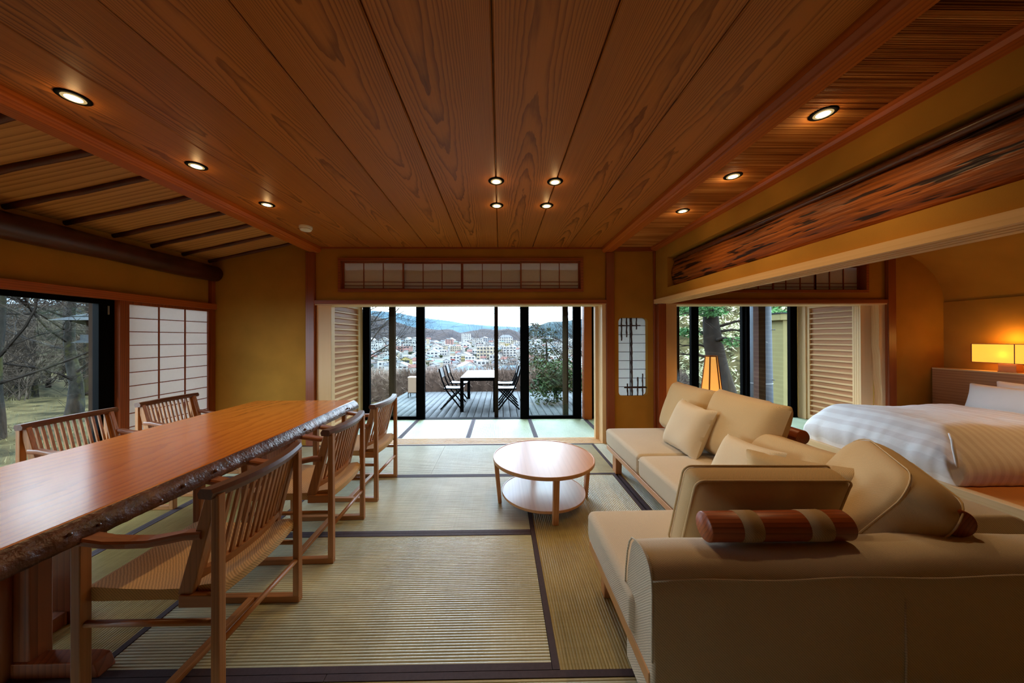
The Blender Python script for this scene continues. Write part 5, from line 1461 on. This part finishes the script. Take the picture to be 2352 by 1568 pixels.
# right side: conifer, slope grass, pole, pillar
cf = root('cypress_tree', (6.0, 9.0, -0.6), 'big dark trunked cypress outside the bedroom window', 'tree')
tp = [(0.45, 0, -0.5), (0.35, 0, 0.4), (0.18, 0, 1.1), (0.04, 0, 1.8), (-0.02, 0, 2.4), (0.0, 0, 3.4), (0, 0, 4.6)]
MB().tube(tp, [0.36, 0.30, 0.25, 0.235, 0.20, 0.15, 0.1], 14).build('trunk', 'bark_dark', cf, smooth=True)
rg = random.Random(12); mb = MB(); tips = []
for k in range(16):
    z = rg.uniform(1.3, 4.0); a = rg.uniform(0, 6.28)
    p = Vector((0.05, 0, z)); d = Vector((math.cos(a), math.sin(a), rg.uniform(-0.1, 0.3))); L_ = rg.uniform(0.9, 2.0)
    pts_ = [p, p + d*L_*0.35 + Vector((0, 0, 0.05)), p + d*L_*0.7 + Vector((0, 0, -0.02)), p + d*L_ + Vector((0, 0, -0.12))]
    mb.tube(pts_, [0.05, 0.035, 0.02, 0.008], 6); tips += [pts_[2], pts_[3]]
    grow(mb, pts_[1], d + Vector((0, 0, -0.2)), 0.9, 0.02, 2, rg, 0.6, 0.0, 4, (3, 4), 4, 0.004)
mb.build('branches', 'bark_dark', cf, fix=False)
leaf_cloud([(tuple(p + Vector((rg.uniform(-.2, .2), rg.uniform(-.2, .2), rg.uniform(-0.1, .2)))), rg.uniform(0.25, 0.5)) for p in tips if p.z > 1.9 or rg.random() < 0.15] + [((rg.uniform(-2, 3.2), rg.uniform(-1, 0.8), rg.uniform(2.5, 3.4)), 0.4) for _ in range(22)], 9000, 0.06, rg, 0.35, 0.35).build('foliage', 'conifer', cf, fix=False)['kind'] = 'stuff'
mb = leaf_cloud([((x, y, gh(x, y) + 0.25), 0.55) for x, y in [(rg.uniform(4.4, 17), rg.uniform(9.5, 15)) for _ in range(260)]], 15000, 0.095, rg, 0.7, 0.22)
o = mb.build('bamboo_grass', 'sasa', fix=False); tag(o, 'pale bamboo grass covering the bank outside the bedroom', 'bamboo grass', None, 'stuff')
bsr = [bare_tree((11.5, 14.0, 2.0), 5.5, 0.09, 51, 'bare tree on the bank behind the bamboo grass', 'bare trees on the bank', lev=4, nb=8, kids_=(3, 4), mn=0.005)]
for k in range(12):
    c_ = copy_tree(bsr[0]); x, y = rg.uniform(6.5, 20), rg.uniform(13, 20); c_.location = (x, y, gh(x, y)); c_.rotation_euler = (0, 0, rg.uniform(0, 6.28)); s_ = rg.uniform(0.7, 1.2); c_.scale = (s_, s_, s_)
up_ = root('utility_pole', (5.32, 6.5, -0.5), 'blue grey concrete utility pole with small bolts outside the bedroom', 'utility pole')
MB().tube([(0, 0, -0.3), (0, 0, 1.2), (0, 0, 5.0)], [0.235, 0.215, 0.165], 24).build('shaft', 'concrete', up_, smooth=True)
MB().lathe([(0.222, -0.006), (0.226, 0), (0.222, 0.006)], 24, (0, 0, 0.92)).build('band', 'grey_metal', up_)
for z, a in ((1.0, -60), (1.75, -100), (2.0, -50), (0.55, -95)):
    p = Vector((math.cos(R(a)), math.sin(R(a)), 0)); MB().tube([p*0.19 + Vector((0, 0, z)), p*0.26 + Vector((0, 0, z))], 0.010, 8).build('step_bolt', 'grey_metal', up_)
bw = root('plaster_pillar', (6.35, 7.1, -0.5), 'beige rendered wall end with a projecting cap outside the bedroom', 'wall end')
boxo('shaft', 'beige_wall', bw, -0.17, 0.35, -0.2, 0.25, -0.1, 2.22); boxo('cap', 'beige_wall', bw, -0.30, 0.42, -0.28, 0.33, 2.22, 2.36, 0.01); boxo('cover', 'slate', bw, -0.32, 0.44, -0.30, 0.35, 2.36, 2.385)

# ------------------------------------------------------------------ valley, town, hills
vf = MB(); vf.grid([[(x, y, -41.0) for x in (-4000, -1500, 0, 1500, 5000)] for y in (110, 400)] + [[(x, 1500, -18.0) for x in (-4000, -1500, 0, 1500, 5000)], [(x, 7000, -18.0) for x in (-4000, -1500, 0, 1500, 5000)]])
M['valley'] = leafmat('valley_ground', S(120, 118, 108), S(160, 156, 148), 0.95, 0.01)
st(vf.build('ground_valley', 'valley'), 'valley floor under the town', 'ground')
def hill(name, ridge, D, base, depth, mt, lab, seed, wob):
    """ridge: list of (px, py) of its crest as seen, turned into a crest line at distance D"""
    import bisect
    xs_ = [(p[0]-1149)*D/735 for p in ridge]; hs = [1.35 + (776-p[1])*D/735 for p in ridge]
    n_ = 90; rows_ = []
    for j in range(13):
        t = j/12; rr = []
        for i in range(n_+1):
            x = xs_[0] + (xs_[-1]-xs_[0])*i/n_
            k = max(0, min(len(xs_)-2, bisect.bisect(xs_, x)-1)); f = (x-xs_[k])/(xs_[k+1]-xs_[k]); h_ = hs[k]*(1-f) + hs[k+1]*f
            s_ = math.sin(t*PI/2*1.0) if t < 0.75 else math.sin(0.75*PI/2) + (1-math.sin(0.75*PI/2))*((t-0.75)/0.25)
            y = D - depth*(1-t) + depth*0.12*noise.noise((x/depth*3, seed, t*2))
            z = base + (h_-base)*s_ + wob*noise.noise((x/(wob*9), t*4, seed))*(0.25 + 0.75*t) + wob*0.35*noise.noise((x/(wob*2.2), t*14, seed))
            rr.append((x, y, z))
        rows_.append(rr)
    rows_.append([(x, D + depth*0.8, base) for x, y, z in rows_[-1]])
    mb = MB(); mb.grid(rows_); o = mb.build(name, mt, smooth=True); st(o, lab, 'hill'); return o
M['hill_far'] = leafmat('far_forest_haze_blue', S(74, 112, 134), S(98, 134, 156), 0.95, 0.004)  # blue of the distance haze is painted into the base colour
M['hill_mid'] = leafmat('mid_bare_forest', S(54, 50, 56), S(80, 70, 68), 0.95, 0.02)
M['hill_right'] = leafmat('forest_haze_blue_green', S(46, 72, 84), S(76, 100, 108), 0.95, 0.012)  # conifer green shifted to blue in the colour, standing in for haze
hill('hill_far', [(-400, 690), (200, 700), (560, 715), (760, 708), (880, 712), (960, 728), (1000, 734), (1035, 737), (1060, 743), (1120, 747), (1190, 752), (1240, 748), (1340, 745), (1700, 735), (2300, 720)], 5200, -40, 2200, 'hill_far', 'far haze-blue mountain ridge on the horizon', 3, 40)
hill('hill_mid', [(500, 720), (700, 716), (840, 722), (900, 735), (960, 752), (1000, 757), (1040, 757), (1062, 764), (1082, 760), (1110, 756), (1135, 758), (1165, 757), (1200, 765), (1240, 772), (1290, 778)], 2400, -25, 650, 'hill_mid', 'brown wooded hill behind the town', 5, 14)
hill('hill_right', [(1140, 785), (1175, 768), (1205, 752), (1240, 745), (1262, 741), (1290, 737), (1330, 733), (1400, 725), (1700, 715), (2200, 705)], 2900, -25, 800, 'hill_right', 'dark haze-tinted blue green wooded hill on the right above the town', 7, 14)
# town
def housemat(name, col): M[name] = plain(name, col, 0.8, 0.2, 0.03, 0.05)
for nm, col in (('wall_white', S(214, 212, 208)), ('wall_cream', S(206, 192, 166)), ('wall_grey', S(170, 172, 176)), ('wall_pink', S(200, 152, 140)), ('wall_yellow', S(206, 186, 120)), ('wall_red', S(168, 62, 56)),
                ('roof_grey', S(120, 124, 130)), ('roof_blue', S(122, 150, 168)), ('roof_red', S(150, 100, 90)), ('roof_brown', S(104, 86, 78)), ('roof_white', S(220, 222, 224)), ('pane', S(66, 76, 88))): housemat(nm, col)
def building(w_, d_, h_, roof, wm, rm, floors, cols, label, grp=None, name='house', loc=(0, 0, 0), win=True):
    o = MB().box(-w_/2, w_/2, -d_/2, d_/2, 0, h_).build(name, wm, None); o.location = loc
    tag(o, label, 'building', grp)
    if roof == 'gable':
        e = 0.7; rh = w_*0.24
        MB().prism([(-w_/2-e, h_-0.2), (0, h_+rh), (w_/2+e, h_-0.2), (w_/2+e, h_+0.15), (0, h_+rh+0.4), (-w_/2-e, h_+0.15)], 'Y', -d_/2-e, d_/2+e).build('roof', rm, o)
        MB().prism([(-w_/2, h_), (w_/2, h_), (0, h_+rh)], 'Y', -d_/2, d_/2).build('gable', wm, o)
    elif roof == 'hip':
        e = 0.9; rh = d_*0.22; a, b = w_/2+e, d_/2+e
        MB().add([(-a, -b, h_-0.1), (a, -b, h_-0.1), (a, b, h_-0.1), (-a, b, h_-0.1), (-w_/4, 0, h_+rh), (w_/4, 0, h_+rh)], [(0, 3, 2, 1), (0, 1, 5, 4), (1, 2, 5), (2, 3, 4, 5), (3, 0, 4)]).build('roof', rm, o)
    else:
        MB().box(-w_/2-0.2, w_/2+0.2, -d_/2-0.2, d_/2+0.2, h_, h_+0.5).build('roof', rm, o)
    if win:
        s_ = None
        for f in range(floors):
            for c_ in range(cols):
                x = -w_/2 + w_*(c_+0.5)/cols; z = h_*(f+0.55)/floors
                if s_ is None: s_ = MB().box(-w_/cols*0.3, w_/cols*0.3, -0.12, 0.1, -h_/floors*0.24, h_/floors*0.24).build('window', 'pane', o); s_.location = (x, -d_/2, z)
                else: part(s_, 'window', o, (x, -d_/2, z))
    return o
def vz(d): return -41 + 23*max(0.0, min(1.0, (d - 400)/1100.0))
def at(px, py, zb):
    """a point at height zb on the sight line through photo position px, py"""
    lo, hi = 150.0, 1480.0
    for _ in range(40):
        m_ = (lo + hi)/2
        if 776 + (1.35 - vz(m_))*735/m_ > py: lo = m_
        else: hi = m_
    return ((px-1149)*lo/735, lo, vz(lo))
VZ = -41
def tb_(px, py, wpx, hpx, roof, wm, rm, fl_, co, lab, grp=None):
    x, d, z = at(px, py, VZ); s_ = d/735
    return building(wpx*s_, wpx*s_*0.8, hpx*s_, roof, wm, rm, fl_, co, lab, grp, 'building', (x, d, z))
tb_(1071, 788, 20, 22, 'flat', 'wall_white', 'roof_white', 10, 5, 'tall white tower block in the town, before the brown hill')
tb_(1033, 797, 17, 18, 'flat', 'wall_pink', 'roof_red', 7, 3, 'pink high-rise in the town, left of the white tower')
tb_(1098, 793, 22, 16, 'flat', 'wall_white', 'roof_white', 4, 5, 'broad white block just right of the white tower')
tb_(1120, 790, 26, 14, 'flat', 'wall_grey', 'roof_grey', 4, 6, 'grey block behind the eave post in the town')
tb_(1162, 788, 30, 14, 'hip', 'wall_white', 'roof_grey', 3, 6, 'large white hall with a pyramid roof in the town')
tb_(1118, 826, 44, 30, 'flat', 'wall_cream', 'roof_white', 4, 6, 'large cream apartment block beside the eave post')
tb_(1170, 824, 30, 28, 'flat', 'wall_white', 'roof_white', 5, 4, 'white apartment block behind the right sapling')
tb_(1166, 800, 14, 12, 'flat', 'wall_yellow', 'roof_white', 3, 3, 'small yellow town building right of the eave post')
tb_(1048, 806, 24, 12, 'flat', 'wall_cream', 'roof_white', 3, 5, 'cream low-rise below the white tower')
tb_(1080, 836, 22, 18, 'flat', 'wall_white', 'roof_white', 3, 3, 'white three storey house behind the deck table')
tb_(1064, 829, 9, 12, 'flat', 'wall_yellow', 'roof_grey', 2, 2, 'narrow yellow house behind the left deck chairs')
tb_(1040, 834, 9, 10, 'flat', 'wall_red', 'roof_red', 1, 1, 'small red house behind the left deck chairs')
tb_(1094, 812, 9, 6, 'flat', 'wall_red', 'roof_red', 1, 2, 'small red building halfway up the town')
tb_(928, 806, 34, 12, 'flat', 'wall_pink', 'roof_brown', 2, 5, 'brown warehouse seen through the left sliding door')
tb_(935, 835, 22, 12, 'gable', 'wall_yellow', 'roof_brown', 1, 2, 'brown gabled house seen through the left sliding door')
tb_(992, 838, 17, 8, 'gable', 'wall_cream', 'roof_red', 1, 2, 'red roofed house left of the deck chairs')
# nearer roofs just beyond the hedge
def near_roof(px, py, wpx, D, wm, rm, lab):
    x = (px-1149)*D/735; z = 1.35 + (776-py)*D/735; s_ = D/735; w_ = wpx*s_
    return building(w_, w_*0.55, 4.5, 'hip', wm, rm, 1, 5, lab, None, 'house', (x, D, z-4.5), True)
near_roof(1080, 850, 84, 95, 'wall_white', 'roof_blue', 'long house with a pale blue roof just beyond the hedge')
near_roof(1024, 853, 44, 110, 'wall_cream', 'roof_blue', 'house with a pale roof behind the left deck chairs')
near_roof(1172, 846, 60, 70, 'wall_grey', 'roof_blue', 'low house with a blue metal roof behind the right deck chairs')
near_roof(1250, 846, 64, 60, 'wall_grey', 'roof_brown', 'low house with a brown roof seen through the right sliding door')
near_roof(1124, 838, 26, 170, 'wall_white', 'roof_brown', 'small house with dark and red roof left of the eave post')
# the mass of small houses
protos = []
labs0 = ['white grey-gabled house', 'cream blue-roofed house', 'white red-gabled house', 'white flat-roofed building', 'grey brown-roofed house', 'wide pale-gabled building', 'cream flat-roofed building']
for i, (w_, d_, h_, roof, wm, rm) in enumerate([(9, 8, 6, 'gable', 'wall_white', 'roof_grey'), (11, 9, 6, 'hip', 'wall_cream', 'roof_blue'), (10, 8, 6.5, 'gable', 'wall_white', 'roof_red'), (14, 10, 9, 'flat', 'wall_white', 'roof_white'),
                                              (9, 9, 6, 'hip', 'wall_grey', 'roof_brown'), (18, 11, 7, 'gable', 'wall_white', 'roof_white'), (12, 10, 8, 'flat', 'wall_cream', 'roof_grey')]):
    labs = ['white town house with a grey gabled roof among the houses of the valley', 'cream town house with a pale blue hipped roof in the valley', 'white town house with a reddish gabled roof in the valley', 'white flat-roofed town building among the houses of the valley',
            'grey town house with a brown hipped roof in the valley', 'wide white town building with a pale gabled roof in the valley', 'cream flat-roofed town building with a grey top in the valley']
    grps = ['grey-gabled town houses', 'blue-hipped town houses', 'red-gabled town houses', 'white flat-roofed town buildings', 'brown-hipped town houses', 'pale-gabled town buildings', 'cream flat-roofed town buildings']
    o = building(w_, d_, h_, roof, wm, rm, 2, 3, labs[i], grps[i], 'town_house', (0, 0, VZ)); protos.append(o)
rg = random.Random(77); used = set(); placed = []
for b_ in [o for o in C.objects if o.name.startswith(('building', 'house')) and o.parent is None]: placed.append((b_.location.x, b_.location.y, max(b_.dimensions.x, b_.dimensions.y)*0.75))
for k in range(900):
    if len(used) == 7 and len(placed) > 290: break
    py = 785.5 + 70*rg.random()**1.35
    px = rg.uniform(840, 1330)
    i = rg.choices(range(7), [3, 2, 2, 3, 1.5, 2.5, 2])[0]
    x, d, z = at(px, py, VZ)
    s_ = max(1.0, (d/650)**0.8)*rg.uniform(0.85, 1.3); rr_ = [6.5, 7.5, 7, 9, 7, 11, 8.2][i]*s_
    if any((x-a_)**2 + (d-b_)**2 < (rr_ + c_)**2*0.85 for a_, b_, c_ in placed): continue
    placed.append((x, d, rr_))
    if i not in used: o = protos[i]; used.add(i)
    else: o = copy_tree(protos[i])
    o.location = (x, d, z + rg.uniform(-0.5, 0.5)); tag(o, labs0[i] + (' at the near town edge' if py > 818 else ' in mid town' if py > 797 else ' far up the valley') + (', through the left sliding door' if px < 966 else ', left of the deck table' if px < 1055 else ', above the deck table' if px < 1140 else ', behind the right deck chairs' if px < 1203 else ', through the right sliding door')); o.rotation_euler = (0, 0, rg.choice((0, PI/2)) * (1 if i < 3 else 0) + rg.uniform(-0.5, 0.5))
    o.scale = (s_, s_, s_*rg.uniform(0.9, 1.2))
# tree clumps between houses
tc_ = root('town_tree', (0, 600, VZ), 'dark evergreen tree clump between the town houses', 'tree', 'tree clumps between the town houses')
rg2 = random.Random(2)
leaf_cloud([((rg2.uniform(-4, 4), rg2.uniform(-3, 3), rg2.uniform(2.5, 6)), 2.2) for _ in range(7)], 500, 0.9, rg2, 0.8, 0.5).build('foliage', 'pine', tc_, fix=False)['kind'] = 'stuff'
MB().tube([(0, 0, -0.5), (0, 0, 5)], [0.4, 0.2], 6).build('trunk', 'bark_dark', tc_)
n_ = 0
for k in range(400):
    x, d, z = at(rg.uniform(845, 1330), 785 + 68*rg.random()**1.2, VZ)
    if n_ >= 46: break
    if any((x-a_)**2 + (d-b_)**2 < (5 + c_)**2 for a_, b_, c_ in placed): continue
    placed.append((x, d, 6)); c_ = tc_ if n_ == 0 else copy_tree(tc_); n_ += 1; c_.location = (x, d, z); c_.rotation_euler = (0, 0, rg.uniform(0, 6)); s_ = rg.uniform(0.7, 1.4); c_.scale = (s_, s_, s_)
